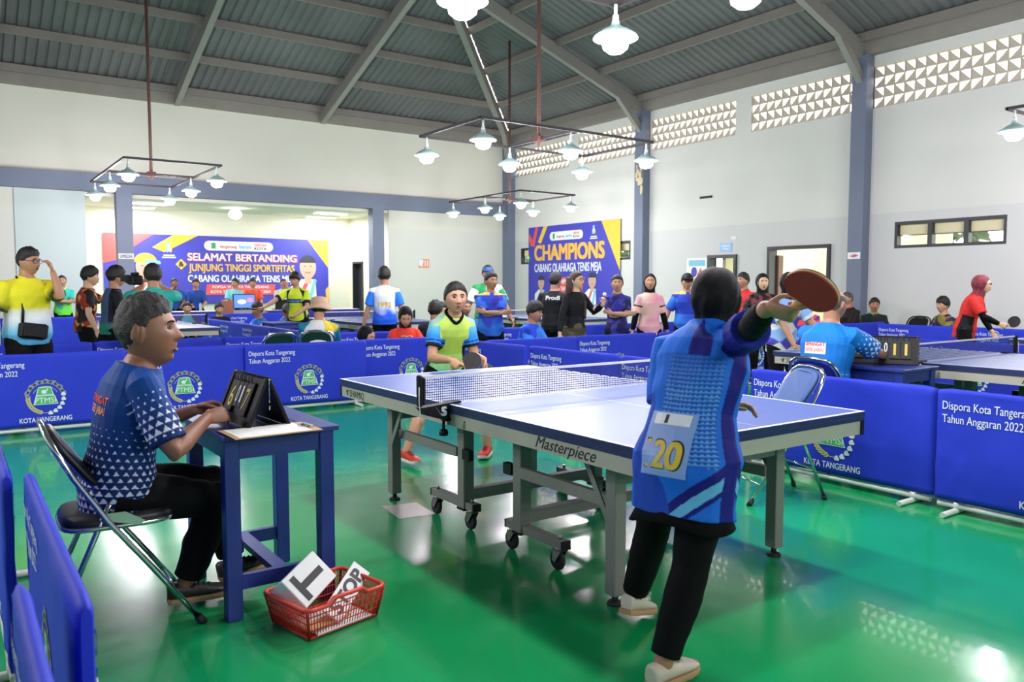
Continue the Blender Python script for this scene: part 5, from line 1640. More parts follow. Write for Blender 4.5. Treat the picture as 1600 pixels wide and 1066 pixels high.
        for nm in 'rl':
            s, e, w = J['s' + nm], J['e' + nm], J['w' + nm]
            L1, L2 = (e - s).length, (w - e).length
            Ls = sl * (L1 + L2) if sl > 1 else sl * L1
            if sl <= 1:
                end = s.lerp(e, sl)
                capsule_pts = [S + (s - S) * .42 - upc * .004 * H, s, s.lerp(e, sl * .55), end]
                rr_ = [.032 * H, .0355 * H * wf + ease * .4, .034 * H * wf + ease * .7, .030 * H * wf + ease * shirt.get('cuff', 1.05)]
            else:
                f = (sl - 1); end = e.lerp(w, f)
                capsule_pts = [S + (s - S) * .45, s, s.lerp(e, .5), e, e.lerp(w, f * .5), end]
                rr_ = [.032 * H, .035 * H * wf + ease * .3, .031 * H + ease * .4, .026 * H + ease * .4, .026 * H + ease * .3, .02 * H + ease * .4]
            mb.tube(capsule_pts, rr_, 18)
            sleeves.append((s, e, end))
        me = remesh(mb, 'shirt', shirt.get('vox', cvox), 2, .45)
        # folds
        sdv = Vector((seed * 1.7, 0, seed))
        ts_ = [i / 24 * (1.1 - hem) + hem for i in range(25)]
        sp_ = [(t, spine(t), frame(t).transposed()) for t in ts_]
        n_ = len(me.vertices)
        colr = [0.0] * (4 * n_)
        fn = shirt['color']
        amp = shirt.get('fold', hem_noise)
        me.calc_loop_triangles() if False else None
        nrm = [v_.normal.copy() for v_ in me.vertices]
        for i, v_ in enumerate(me.vertices):
            p = v_.co
            best = None
            part = 0
            for si, (s, e, en) in enumerate(sleeves):
                ax = (e - s).normalized(); q = (p - s)
                al = q.dot(ax); ra = (q - ax * al).length
                outw = (rc @ Vector((1 if si == 0 else -1, 0, 0))).dot(p - s)
                seg_len = (en - s).length
                if sl > 1:
                    ax2 = (en - e).normalized(); al2 = (p - e).dot(ax2); ra2 = ((p - e) - ax2 * al2).length
                    if al2 > 0 and ra2 < .06 * H: part = si + 1; vv = min(1, ((e - s).length + al2) / ((e - s).length + (en - e).length)); uu = 0; break
                if al > .012 * H and ra < .058 * H and (outw > -.01 * H or al > .07 * H):
                    part = si + 1
                    z_ = rc @ Vector((0, 0, 1)); a1 = (z_ - ax * z_.dot(ax)); a1 = a1.normalized() if a1.length > .1 else rc @ Vector((0, 1, 0)); a2 = ax.cross(a1)
                    uu = math.atan2((q).dot(a2), q.dot(a1)); vv = al / max(.01, seg_len if sl <= 1 else (e - s).length * 1.8)
                    break
            if part == 0:
                bi = min(range(25), key=lambda b: (sp_[b][1] - p).length_squared)
                t, c, ft = sp_[bi]
                q = ft @ (p - c)
                t += q.z / (.295 * H)
                uu = math.atan2(q.x, q.y); vv = (t - hem) / (1.05 - hem)
            c_ = fn(part, uu, vv, p)
            colr[4 * i:4 * i + 4] = [c_[0], c_[1], c_[2], 1]
        for i, v_ in enumerate(me.vertices):
            p = v_.co
            a = noise.noise(Vector((p.x * 6, p.y * 6, p.z * 9)) + sdv) + .6 * noise.noise(Vector((p.x * 14 + p.z * 8, p.y * 14, p.z * 10)) + sdv)
            v_.co = p + nrm[i] * (amp * a)
        at = me.color_attributes.new('print', 'FLOAT_COLOR', 'POINT')
        at.data.foreach_set('color', colr)
        me.materials.append(M['jersey'])
        info.shirt = link('shirt', me, root)
        if collar:
            mb = MB(); pts = []
            for i in range(24):
                q = 2 * PI * i / 24
                vz = -.012 * max(0, math.cos(q)) - .03 * max(0, math.cos(q)) ** 6
                pts.append(spine(1.075) + frame(1) @ Vector((.042 * H * math.sin(q), (.042 + .012 * max(0, math.cos(q))) * H * math.cos(q), vz + .004)))
            mb.tube(pts, .0105 * k, 8, closed=True, flat=1.5); mb.build('collar', collar if not isinstance(collar, str) else M[collar], root)
    if arm_sleeves:
        for nm in 'rl':
            s, e, w = J['s' + nm], J['e' + nm], J['w' + nm]
            mb = MB(); mb.tube([s.lerp(e, .25), e.lerp(s, .12), e, e.lerp(w, .3), e.lerp(w, .7), w.lerp(e, .06)], [.037 * H, .0285 * H, .0275 * H, .029 * H, .0245 * H, .019 * H], 16)
            me = remesh(mb, 'arm_sleeve', .008, 2); me.materials.append(M[arm_sleeves]); link('arm_sleeve', me, root)
    # ---- trousers
    if trousers:
        tl, tm, te = trousers[0], trousers[1], trousers[2] if len(trousers) > 2 else .012
        mb = MB()
        mb.loft([ring(t, te + (pf(max(t, -.06))[0] - pf(t)[0]) * .8, te + (pf(max(t, -.06))[1] - pf(t)[1]) * .8) for t in (-.19, -.12, -.05, .05, .16, .22)])
        for nm in 'rl':
            h, kn, a = J['h' + nm], J['k' + nm], J['a' + nm]
            if tl == 'shorts':
                mb.tube([h + (h - kn) * .1, h.lerp(kn, .4), h.lerp(kn, trousers[3] if len(trousers) > 3 else .82)], [.060 * H * wf + te * .5, .054 * H * wf + te, .047 * H * wf + te * 1.8], 18)
            else:
                mb.tube([h + (h - kn) * .1, h.lerp(kn, .35), h.lerp(kn, .8), kn, kn.lerp(a, .3), kn.lerp(a, .75), a.lerp(kn, .08)], [.058 * H * wf + te * .5, .053 * H * wf + te * .8, .041 * H + te * .8, .037 * H + te * .8, .036 * H + te, .030 * H + te, .026 * H + te * 1.1], 18)
                mb.ell(kn, [.037 * H + te * .8] * 3)
        me = remesh(mb, 'shorts' if tl == 'shorts' else 'trousers', cvox, 3)
        sdv = Vector((seed * 2.7, 3, seed))
        nrm = [v_.normal.copy() for v_ in me.vertices]
        for i, v_ in enumerate(me.vertices):
            p = v_.co; v_.co = p + nrm[i] * (.005 * (noise.noise(p * 9 + sdv) + .6 * noise.noise(Vector((p.x * 9, p.y * 9, p.z * 26)) + sdv)) * (te / .012))
        me.materials.append(M[tm] if isinstance(tm, str) else tm)
        info.trousers = link('shorts' if tl == 'shorts' else 'trousers', me, root)
    if shoes:
        for nm in 'rl':
            shoe('shoe', J['a' + nm], R(P['fy' + nm]), R(P['fp' + nm]), [m if not isinstance(m, str) else M[m] for m in shoes], root, k * .98, 1 if 'bow' in P else 0)
    return info

def shirt_text(info, target, items, mats, direction, name='lettering'):
    """text projected on a garment; items: (text, origin, uaxis, vaxis, w, h, mi)"""
    bvh = BVHTree.FromPolygons([v.co.copy() for v in target.data.vertices], [tuple(p.vertices) for p in target.data.polygons])
    D = Vector(direction).normalized()
    def mk(o, ua, va):
        o, ua, va = Vector(o), Vector(ua).normalized(), Vector(va).normalized()
        def fn(u, v, lay):
            p = o + ua * u + va * v - D * .5
            h = bvh.ray_cast(p, D)
            if h[0] is None: return o + ua * u + va * v
            return h[0] - D * (.0018 + .0007 * lay)
        return fn
    F = Flat(None, mats)
    for ii, it in enumerate(items):
        F.fn = mk(it[1], it[2], it[3])
        if it[0] is None: it[4](F)
        else: F.text(it[0], 0, 0, it[4], it[5], it[6], 1.2 + .9 * ii, .03, align='C')
    return F.build(name, info.root)
# ------------------------------------------------------------------ jersey prints (functions of garment coordinates)
def L_(c): return rgb(*c)[:3]
def mixc(a, b, f):
    f = max(0, min(1, f)); return tuple(a[i] * (1 - f) + b[i] * f for i in range(3))
def ramp(stops):
    st = [(p, L_(c)) for p, c in stops]
    def f(v):
        if v <= st[0][0]: return st[0][1]
        for (a, ca), (b, cb) in zip(st, st[1:]):
            if v <= b: return mixc(ca, cb, (v - a) / max(1e-6, b - a))
        return st[-1][1]
    return f
def plain(c, sleeve=None, cuff=None):
    a = L_(c); b = L_(sleeve) if sleeve else a; d = L_(cuff) if cuff else None
    def f(part, u, v, p):
        if part: return d if d and v > .86 else b
        return a
    return f
def grad(stops, sstops=None):
    r = ramp(stops); q = ramp(sstops) if sstops else None
    def f(part, u, v, p):
        if part: return q(v) if q else r(.8 - .25 * v)
        return r(v)
    return f
def nz(p, s, o=0): return noise.noise(Vector((p.x * s + o, p.y * s, p.z * s)))
def patchy(c1, c2, s, c3=None, th=.05):
    a, b = L_(c1), L_(c2); c = L_(c3) if c3 else b
    def f(part, u, v, p):
        n = nz(p, s)
        if n > th: return b
        if nz(p, s * 1.6, 9) > .25: return c
        return a
    return f
def tri_print(base_hi, base_lo, v1, su=.031, sz=.026, white=(214, 222, 236)):
    hi, lo, w = L_(base_hi), L_(base_lo), L_(white)
    def f(part, u, v, p):
        if part == 0:
            b = mixc(lo, hi, (v - .3) / .6)
            rad = .155
            if v > v1 + .02: return b
            s = min(1.0, .25 + .95 * (v1 - v) / v1)
            row = v * .56 / sz
        else:
            b = mixc(hi, lo, v * 1.1); rad = .062
            if v < .05 or v > .93: return b
            s = min(1.0, .12 + 1.0 * v)
            row = (1 - v) * .19 / sz
        i = math.floor(row); fv = row - i
        cu = u * rad / su + (.5 if i % 2 else 0)
        fu = cu - math.floor(cu)
        hgt = .86 * s
        if fv < hgt and abs(fu - .5) < .5 * s * (1 - fv / hgt): return w
        return b
    return f
def player_print():
    blue, navy, light, dot = L_((22, 104, 214)), L_((26, 26, 122)), L_((98, 176, 222)), L_((96, 156, 222))
    def f(part, u, v, p):
        if part == 1:
            return navy if v < .9 else L_((30, 40, 150))
        if part == 2:
            return blue if v < .92 else L_((26, 70, 180))
        a = math.degrees(u)            # 0 front, 90 right side, 180 back
        d = a - 96
        if abs(d) < 13 and v > .0: return navy
        # chevrons beside the side panel
        if a > 0 and v < .33:
            k = v - .30 + abs(d) * .0036
            if abs(k) < .030: return navy
            if -.095 < k <= -.03 and abs(d) < 74: return light
            if -.125 < k <= -.095 and abs(d) < 66: return navy
        # dotted fields
        if .26 < v < .80 and (116 < (a % 360) < 200 or 20 < a < 66):
            g1 = p.z / .0145; fz = g1 - math.floor(g1)
            base = mixc(blue, L_((16, 74, 176)), .6)
            if fz < .45 + .22 * math.sin(a * .9): return mixc(dot, base, max(0, (v - .62) * 4))
            return base
        # dark swoosh on the shoulder blade
        if v > .70 and 138 < (a % 360) < 172 and nz(p, 7) > -.2 + (v - .82) ** 2 * 8: return navy
        return blue
    return f
def lime_print():
    lime, pale, blue, navy = L_((190, 218, 96)), L_((122, 196, 150)), L_((40, 130, 220)), L_((20, 24, 40))
    def f(part, u, v, p):
        if part:
            if v > .86: return navy
            if .72 < v < .78: return L_((24, 40, 120))
            return mixc(L_((110, 190, 190)), blue, v * 1.7)
        a = abs(math.degrees(u))
        if a < 75: return mixc(pale, lime, (v - .2) / .35)
        if a < 108: return navy if v < .8 else mixc(lime, blue, .5)
        return mixc(pale, lime, (v - .2) / .35)
    return f
def multi(front, back, side, sleeve, v_split=None):
    A, B, C, D = [L_(c) for c in (front, back, side, sleeve)]
    def f(part, u, v, p):
        if part: return D
        a = abs(math.degrees(u))
        if 70 < a < 110: return C
        return A if a < 90 else B
    return f
def blue_crossed():
    b1, b2, ye, wh = L_((44, 70, 190)), L_((60, 52, 160)), L_((226, 190, 90)), L_((50, 130, 226))
    def f(part, u, v, p):
        if part: return mixc(wh, b1, v)
        if v > .95 and abs(math.degrees(u)) > 18: return ye
        n = nz(p, 6)
        if v < .42: return mixc(wh, b1, .5 + n)
        return b2 if n > 0 else b1
    return f
def geo_blue():
    w, li, pu = L_((225, 225, 225)), L_((140, 180, 232)), L_((84, 76, 186))
    def f(part, u, v, p):
        if part: return li if v < .8 else w
        k = (p.x * 5 + p.z * 7)
        k2 = (-p.x * 6 + p.z * 6)
        if v > .72 and math.degrees(u) < 10: return w
        m = (math.floor(k) + math.floor(k2)) % 3
        return (pu, li, w)[m] if v < .85 else li
    return f
def neon():
    y, n, b = L_((200, 224, 52)), L_((26, 34, 66)), L_((80, 130, 214))
    def f(part, u, v, p):
        if part: return y if v < .8 else n
        if .60 < v < .72: return b if .63 < v < .69 else n
        a = math.degrees(u)
        if abs(abs(a) - 62) < 9: return n
        return y
    return f

def w2l(loc, rz, H):
    m = Matrix.Rotation(-rz, 3, 'Z')
    return lambda x, y, z: tuple((m @ Vector((x - loc[0], y - loc[1], z))) / H)
def dirl(rz):
    m = Matrix.Rotation(-rz, 3, 'Z')
    return lambda x, y, z: tuple(m @ Vector((x, y, z)))

# ------------------------------------------------------------------ bats
def bat(label, centre, hdir, normal, face_mat, back_mat, k=1.0):
    """centre of the blade, direction from blade to handle, normal of the front face"""
    h = Vector(hdir).normalized(); n = Vector(normal); n = (n - h * n.dot(h)).normalized(); s = n.cross(h)
    root = empty('table_tennis_bat', centre, 0, label, 'bat', 'table tennis bats')
    P = lambda a, b, c: (s * a + h * b + n * c) * k
    def outline(r):
        pts = []
        for i in range(40):
            t = 2 * PI * i / 40
            x, y = .075 * r * math.sin(t), -.078 * r * math.cos(t)
            if y > .05: x *= 1
            pts.append((x, y))
        return pts
    mb = MB(); mb.loft([[P(x, y, c) for x, y in outline(1)] for c in (-.003, .003)], 0, False)
    mb.loft([[P(w * math.cos(q), y, th * math.sin(q)) for q in [2 * PI * i / 12 for i in range(12)]] for y, w, th in ((.06, .016, .006), (.085, .0135, .010), (.12, .0135, .0115), (.155, .015, .012), (.172, .017, .0125))], 0, True)
    mb.build('wooden_blade', M['wood'], root)
    for c0, c1, m_, nm in ((.0031, .0072, face_mat, 'rubber'), (-.0072, -.0031, back_mat, 'rubber')):
        mb = MB(); 
        o = [(x, min(y, .062)) for x, y in outline(.985)]
        mb.loft([[P(x, y, c) for x, y in o] for c in (c0, c1)], 0, False); mb.build(nm, M[m_], root)
    return root

def grip(u, n):
    """finger direction for a right hand whose bat points along u, palm side normal n"""
    u = Vector(u).normalized(); n = Vector(n); n = (n - u * n.dot(u)).normalized()
    return dict(dr=tuple(u * .79 + n.cross(u) * .61), nr=tuple(n), cr=[.25, .98, 1.02, 1.05], tr=.75)
def hold_bat(info, label, palm_side, back_side):
    W, d, n = info.J['Hr']
    t = d.cross(n)
    hA = (t * .82 + d * .57).normalized()
    k = info.H / 1.7
    C = W + d * .080 * k + hA * .112 + n * .026
    m = info.root.matrix_basis
    r3 = m.to_3x3()
    return bat(label, m @ C, r3 @ (-hA), r3 @ n, palm_side, back_side)
# ------------------------------------------------------------------ the three main people
# scorekeeper, facing +x
loc, rz, H = (.55, 3.5), -H_, 1.62
W_, D_ = w2l(loc, rz, H), dirl(rz)
sk = person('man in navy jersey with white triangles seated at the blue score table', loc, rz, H, dict(
    pelvis=W_(.53, 3.5, .555), lean=15, side=2, head=(-27, 1, 0), gaze=.2, neck=.026, jaw=1.1, neckr=.033,
    hr=W_(.85, 3.38, .815), hl=W_(.86, 3.62, .82), er=D_(-.3, -.75, -1), el=D_(-.2, .7, -1),
    fr=W_(.775, 3.50, .10), fl=W_(1.0, 3.60, .125), kr=D_(.3, -.1, 1), kl=D_(.3, .05, 1), fyr=-6, fyl=-2, fpr=0, fpl=10,
    dr=D_(.92, .25, .12), dl=D_(.95, -.12, .1), nr=D_(-.1, .75, -.55), nl=D_(.1, -.75, -.5), cr=.62, cl=.5, tr=.75, tl=.65, ear=1.2),
    skin='scorer', hair='scorer', hair_mat='hair_salt', voxel=.0046, cvox=.0052, nose=1.3, seed=4, hscale=1.13, fat=.95,
    shirt=dict(color=tri_print((14, 66, 140), (10, 40, 96), .60), sleeve=.84, hem=-.24, ease=.024, flare=.014, fold=.006, vox=.0033, neck=1.04),
    trousers=('long', 'black_cloth', .016), shoes=(mat('shoe_brown', (52, 44, 40), .45, nz=.12, bump=.1), M['sole_gum'], M['rubber']))
# far player, leaning in, facing the camera side of the table
loc, rz, H = (3.31, 5.42), R(165), 1.58
W_, D_ = w2l(loc, rz, H), dirl(rz)
fp = person('young woman in lime and blue polo crouching behind the far end of the table', loc, rz, H, dict(
    pelvis=W_(3.31, 5.60, .70), lean=33, pyaw=0, twist=3, head=(-2, 4, 0), gaze=.1, neck=.030, neckr=.032, facefat=1.04, jaw=.96, shr=(-.004, .0, -.02), shl=(.004, .0, -.02),
    hr=W_(3.10, 5.20, .80), hl=W_(3.40, 5.18, .79), er=D_(-.35, .4, -1), el=D_(.3, .4, -1),
    fr=W_(2.80, 5.36, .085), fl=W_(3.48, 5.26, .085), kr=D_(-.5, -1, .2), kl=D_(.3, -1, .2), fyr=18, fyl=-32,
    dl=D_(-.15, -.35, -.8), nl=D_(-.8, 0, 0), cl=.4, tl=.4, **grip(D_(.75, -.62, .05), D_(.45, .72, -.35))),
    skin='tan', hair='tied', fem=True, voxel=.0050, cvox=.006, seed=9, hscale=1.04,
    shirt=dict(color=lime_print(), sleeve=.66, hem=-.22, ease=.014, flare=.01, fold=.005), collar='black_cloth',
    trousers=('shorts', 'black_cloth', .012, .7), shoes=(mat('shoe_red', (214, 52, 44), .5, nz=.08), M['sole_white'], M['black']))
hold_bat(fp, 'black faced bat held by the young woman in lime polo', 'red_rubber', 'black_rubber')
# near player, seen from behind, facing +x
loc, rz, H = (2.15, 1.90), R(-82), 1.53
W_, D_ = w2l(loc, rz, H), dirl(rz)
npl = person('player in black hijab and blue jersey seen from behind at the near table end', loc, rz, H, dict(
    pelvis=W_(2.10, 1.90, .765), lean=27, side=-2, twist=-8, pyaw=4, head=(6, 10, 0), drape=-1, neck=.02, leg=.94,
    hr=W_(1.90, 1.43, 1.30), hl=W_(2.29, 1.90, .92), er=D_(-.35, -.1, -1.3), el=D_(-1, .65, .1), shr=(.0, -.01, .02), shl=(-.012, -.01, -.01),
    fr=W_(1.93, 1.84, .085), fl=W_(2.20, 2.26, .11), kr=D_(1, -.2, .1), kl=D_(1, .1, .1), fyr=-4, fyl=10, fpr=0, fpl=-16,
    dl=D_(.4, -.6, .1), nl=D_(-.3, -.3, -.9), cl=.4, bow=1, **grip(D_(-.25, -.93, .25), D_(.74, .38, .50))),
    skin='brown', hair=None, hijab='hijab_black', fem=True, voxel=.0052, cvox=.0055, seed=12, hscale=.93,
    shirt=dict(color=player_print(), sleeve=.86, hem=-.44, ease=.028, flare=.020, fold=.010, vox=.0038, cuff=.75),
    arm_sleeves='black_cloth',
    trousers=('long', 'black_cloth', .010), shoes=(mat('shoe_cream', (206, 192, 176), .55, nz=.06), M['sole_gum'], M['sole_white']))
hold_bat(npl, 'bat with dark red face raised by the player in black hijab', 'black_rubber', 'red_rubber')
# skirt-like dark layer below the jersey
mb = MB()
rings = []
for t, e in ((-.10, .010), (-.3, .018), (-.42, .026), (-.52, .046)):
    c = npl.spine(t); f = npl.frame(0)
    rings.append([c + f @ Vector(((.095 * npl.H + e) * math.cos(q), (.073 * npl.H + e) * math.sin(q), .012 * math.sin(3 * q) * abs(t) * 2)) for q in [2 * PI * i / 40 for i in range(40)]])
mb.loft(rings, 0, True, False); mb.recalc = True
o = mb.build('tunic_hem', M['black_cloth'], npl.root)
md = o.modifiers.new('s', 'SOLIDIFY'); md.thickness = .004
# bib on her back
rzm = Matrix.Rotation(rz, 3, 'Z')
bc = npl.spine(-.02)
f0 = npl.frame(.2)
back = f0 @ Vector((-.18, -1, 0))
ua = f0 @ Vector((1, -.18, 0)); va = f0 @ Vector((0, 0, 1))
shirt_text(npl, npl.shirt, [(None, bc + back * .2 + va * .02 + ua * .025, ua, va, lambda F: (F.grid(-.095, -.09, .085, .13, 12, 14, 0, 1), F.grid(-.07, .085, .07, .125, 9, 3, 1, 2), F.rect(-.02, .09, -.008, .12, 3, 3))),
    ('120', bc + back * .2 + va * -.045 + ua * .02, ua, va, .145, .10, 3), ('120', bc + back * .2 + va * -.042 + ua * .02, ua, va, .135, .092, 2)],
    [mat('bib_blue', (130, 160, 220), .5), M['white_print'], M['yellow_num'], M['print_black']], -back, 'number_bib')
# lettering on the back of the scorekeeper
f0 = sk.frame(.75); bc = sk.spine(.82); back = f0 @ Vector((.35, -1, 0)); ua = f0 @ Vector((1, .35, 0)); va = f0 @ Vector((0, 0, 1))
shirt_text(sk, sk.shirt, [('SEMANGAT', bc + back * .2 + va * -.05, ua, va, .15, .03, 0), ('GESE JABA!', bc + back * .2 + va * -.09, ua, va, .14, .03, 1)],
    [mat('text_red', (226, 70, 52), .5), M['orange'], M['white_print']], -back)

# ------------------------------------------------------------------ everyone else
CROSS = dict(hr=(-.075, .125, .655), hl=(.07, .150, .665), er=(1, .1, -.7), el=(-1, .1, -.7), dr=(-1, .1, .15), dl=(1, .0, .25), nr=(0, -1, 0), nl=(0, -1, 0), cr=.2, cl=.2, lean=2)
STAND = dict()
def SIT(ph, **k):
    d = dict(pelvis=(0, 0, ph), lean=8, fr=(.08, .27, .05), fl=(-.08, .27, .05), kr=(.1, .4, 1), kl=(-.1, .4, 1), hr=(.09, .24, ph + .06), hl=(-.09, .24, ph + .06), er=(.5, -.6, -.9), el=(-.5, -.6, -.9), cr=.3, cl=.3, head=(0, 4, 0))
    d.update(k); return d
def bg_person(label, x, y, ang, H, pose, **kw):
    return person(label, (x, y), R(ang - 90), H, pose, **kw)
T_ = ('long', 'black_cloth', .014)
SH = ('rubber', 'sole_white', 'black')
# yellow polo man, hand at his face, black waist bag
q = bg_person('man in yellow and white polo shirt with glasses and black waist bag', .62, 9.03, -68, 1.72, dict(head=(22, 6, 0), hr=(.26, .05, .46), hl=(-.082, .14, .87), er=(.4, -1, 0), el=(-.1, .6, -1), dl=(.3, .1, .9), nl=(.8, -.5, 0), cl=.5),
    skin='brown', hair='short', glasses=True, fat=1.12, seed=2, shirt=dict(color=grad([(0, (70, 150, 190)), (.2, (110, 190, 226)), (.42, (224, 228, 232)), (.52, (228, 228, 224)), (.60, (216, 206, 40)), (1, (222, 212, 44))], [(0, (222, 212, 44)), (.7, (206, 198, 40)), (1, (80, 90, 40))]), sleeve=.78, hem=-.2, ease=.02, belly=.012),
    collar=mat('collar_yellow', (220, 208, 44), .6), trousers=T_, shoes=SH)
mb = MB(); s_ = q.spine(.0); f_ = q.frame(0)
mb.M = Matrix.Translation(s_ + f_ @ Vector((.03, .17, .035))) @ (f_ @ Matrix.Rotation(R(-8), 3, 'Y')).to_4x4()
mb.box((0, 0, 0), (.26, .07, .15), bev=.025); mb.box((.02, .04, -.01), (.17, .02, .09), bev=.008)
o = mb.build('waist_bag', M['black'], None); o.matrix_world = q.root.matrix_basis; tag(o, 'black waist bag hanging on the man in yellow polo', 'bag')
mb = MB(); pts = [s_ + f_ @ Vector((.12, .16, .10)), q.spine(.5) + q.frame(.5) @ Vector((.105, .145, 0)), q.spine(.85) + q.frame(.85) @ Vector((.10, .12, 0)), q.spine(1.0) + q.frame(1) @ Vector((.09, .0, .045)), q.spine(.8) + q.frame(.8) @ Vector((.04, -.14, 0))]
mb.tube(pts, .014, 6, flat=.35); mb.build('strap', M['black'], o)
# green jersey man far left
bg_person('man in teal and lime jersey with crossed arms before the pale wall', 1.98, 19.2, -84, 1.58, dict(CROSS, head=(-18, 4, 0)), skin='brown', hair='receding', seed=3,
    shirt=dict(color=grad([(0, (110, 226, 70)), (.46, (120, 224, 80)), (.52, (40, 180, 150)), (1, (44, 176, 160))], [(0, (44, 176, 160)), (1, (44, 176, 160))]), sleeve=.75, ease=.02), collar=mat('collar_lime', (200, 220, 60), .6), trousers=T_, shoes=SH)
# two boys at the left table
bg_person('boy in red and black patterned jersey reaching out one arm', 1.46, 11.75, 0, 1.60, dict(head=(-12, 6, 0), lean=7, hr=(.22, .05, .5), hl=(-.1, .33, .66), er=(.3, -1, 0), el=(-1, -.3, -.6), dl=(.2, .95, -.1), cl=.15), skin='light', hair='flop', seed=21,
    shirt=dict(color=patchy((150, 52, 44), (34, 30, 34), 9, (200, 150, 70)), sleeve=.75, ease=.018), trousers=T_, shoes=SH)
bb = bg_person('boy in black shirt and shorts holding a red bat by his side', 1.66, 11.0, 4, 1.59, dict(head=(2, 6, 0), lean=6, hr=(.22, .10, .45), hl=(-.2, .25, .52), er=(.3, -1, 0), el=(-.5, -1, 0), dl=(.1, .9, -.4), fr=(.08, .16, .048), **grip((0, .15, -1), (-1, .25, 0)), fl=(-.08, -.18, .06)), skin='brown', hair='flop', seed=22,
    shirt=dict(color=lambda part, u, v, p: L_((24, 26, 34)) if part or abs(math.degrees(u)) < 120 and v > .3 else (L_((60, 80, 110)) if v > .25 else L_((30, 120, 100))), sleeve=.8, ease=.02), trousers=('shorts', 'black_cloth', .02, .95), shoes=SH)
hold_bat(bb, 'red bat hanging from the hand of the boy in black shorts', 'black_rubber', 'red_rubber')
# cameraman in teal seen from behind
bg_person('man in teal shirt seen from behind filming with a black camera', 1.79, 9.13, 76, 1.58, dict(head=(8, 4, 0), hr=(.04, .26, .86), hl=(-.09, .27, .86), er=(1, .1, -.6), el=(-1, .1, -.6), dr=(-.2, .6, .7), dl=(.2, .6, .7), cr=.5, cl=.5), skin='brown', hair='short', seed=5, fat=1.08,
    shirt=dict(color=plain((44, 158, 150)), sleeve=.75, ease=.02), collar=mat('collar_teal', (44, 158, 150), .6), trousers=T_, shoes=SH)
ca = empty('camera', (1.80, 9.64, 1.40), R(10), 'black video camera held by the man in teal shirt', 'camera')
mb = MB(); mb.box((-.1, 0, .03), (.12, .16, .11), bev=.015); mb.box((-.1, .0, .1), (.05, .14, .03), bev=.01); mb.build('body', M['black'], ca)
mb = MB(); mb.cyl((-.1, .08, .03), (-.1, .2, .03), .042, 18); mb.build('lens', M['rubber'], ca)
mb = MB(); mb.box((-.215, -.03, .05), (.1, .012, .075), bev=.004); mb.build('flip_screen', M['laptop'], ca)
# officials behind the draped table on the stage platform
off = [(4.62, 'blue shirt', (36, 70, 140), 'official in blue shirt resting his chin on his hand', dict(hr=(.02, .145, .70), er=(1, .4, -.8), dr=(-.1, .2, .9), nr=(0, -1, 0), cr=.4, head=(6, 4, 4)), 'deep'),
       (5.12, 'blue', (34, 70, 146), 'second official from the left in blue shirt leaning on the table', dict(lean=16, head=(-4, 8, 0)), 'brown'),
       (6.05, 'cyan', (120, 200, 206), 'official in light cyan shirt turned sideways behind the podium', dict(lean=10, side=-8, head=(-40, 0, 0)), 'brown'),
       (6.55, 'orange', (226, 86, 60), 'official in orange shirt behind a laptop', dict(lean=6), 'brown'),
       (7.36, 'white', (206, 204, 198), 'official in white shirt with hand on cheek', dict(hl=(-.04, .14, .71), el=(-1, .4, -.8), dl=(.1, .1, .95), nl=(0, -1, 0), cl=.4, head=(10, 2, -4)), 'brown')]
for k, (x, _, c, lab, ps, sk_) in enumerate(off):
    bg_person(lab, x, 21.06, -100, 1.62, SIT(.36, **ps), z0=.2, skin=sk_, hair=('receding', 'short', 'short', 'short', 'receding')[k], seed=30 + k, shirt=dict(color=plain(c), sleeve=.8, ease=.02), trousers=T_, shoes=SH, group='officials at the draped table')
# two seated men before the stage
bg_person('seated man in teal and maroon jersey before the draped table', 4.1, 17.62, -100, 1.62, SIT(.15, lean=4, fr=(.1, .3, .05), fl=(-.1, .3, .05)), skin='brown', seed=41, shirt=dict(color=lambda part, u, v, p: L_((70, 40, 66)) if part or abs(math.degrees(u)) > 55 else L_((70, 150, 170)), sleeve=.75, ease=.02), trousers=T_, shoes=SH)
bg_person('seated man in black jacket beside the man in teal jersey', 4.75, 17.6, -102, 1.62, SIT(.14, lean=10, head=(10, 10, 6)), skin='brown', seed=42, shirt=dict(color=plain((20, 20, 24)), sleeve=1.9, ease=.022), trousers=T_, shoes=SH)
# left scorers
bg_person('scorer in blue dotted jersey facing left at the left court', 4.70, 14.5, 196, 1.64, SIT(.17, lean=14, hr=(.07, .27, .30), hl=(-.07, .27, .30), fr=(.08, .2, .05), fl=(-.08, .2, .05)), skin='tan', hair='flop', seed=43, shirt=dict(color=tri_print((36, 104, 196), (190, 210, 235), .5, white=(240, 244, 250)), sleeve=.8, ease=.02), trousers=T_, shoes=SH)
bg_person('scorer in blue jersey facing right with arms stretched forward', 4.90, 14.15, -18, 1.64, SIT(.17, lean=14, hr=(.08, .30, .38), hl=(-.08, .30, .38), fr=(.08, .2, .05), fl=(-.08, .2, .05)), skin='deep', hair='receding', hair_mat='hair_grey', seed=44, shirt=dict(color=tri_print((30, 92, 172), (24, 76, 150), .35), sleeve=.8, ease=.02), trousers=T_, shoes=SH)
# neon player
ne = bg_person('player in neon yellow jersey stretching a bat to the left', 5.02, 13.6, -128, 1.60, dict(lean=13, head=(-6, 16, 0), hr=(.30, .24, .62), hl=(-.05, .2, .55), er=(.5, -.6, -.7), el=(-1, -.4, -.2), **grip((.85, .5, .05), (.1, .3, -1))), skin='tan', hair='flop', seed=45, shirt=dict(color=neon(), sleeve=.78, ease=.022), trousers=('shorts', 'black_cloth', .02, .9), shoes=SH)
hold_bat(ne, 'wooden edged bat held out by the player in neon jersey', 'red_rubber', 'black_rubber')
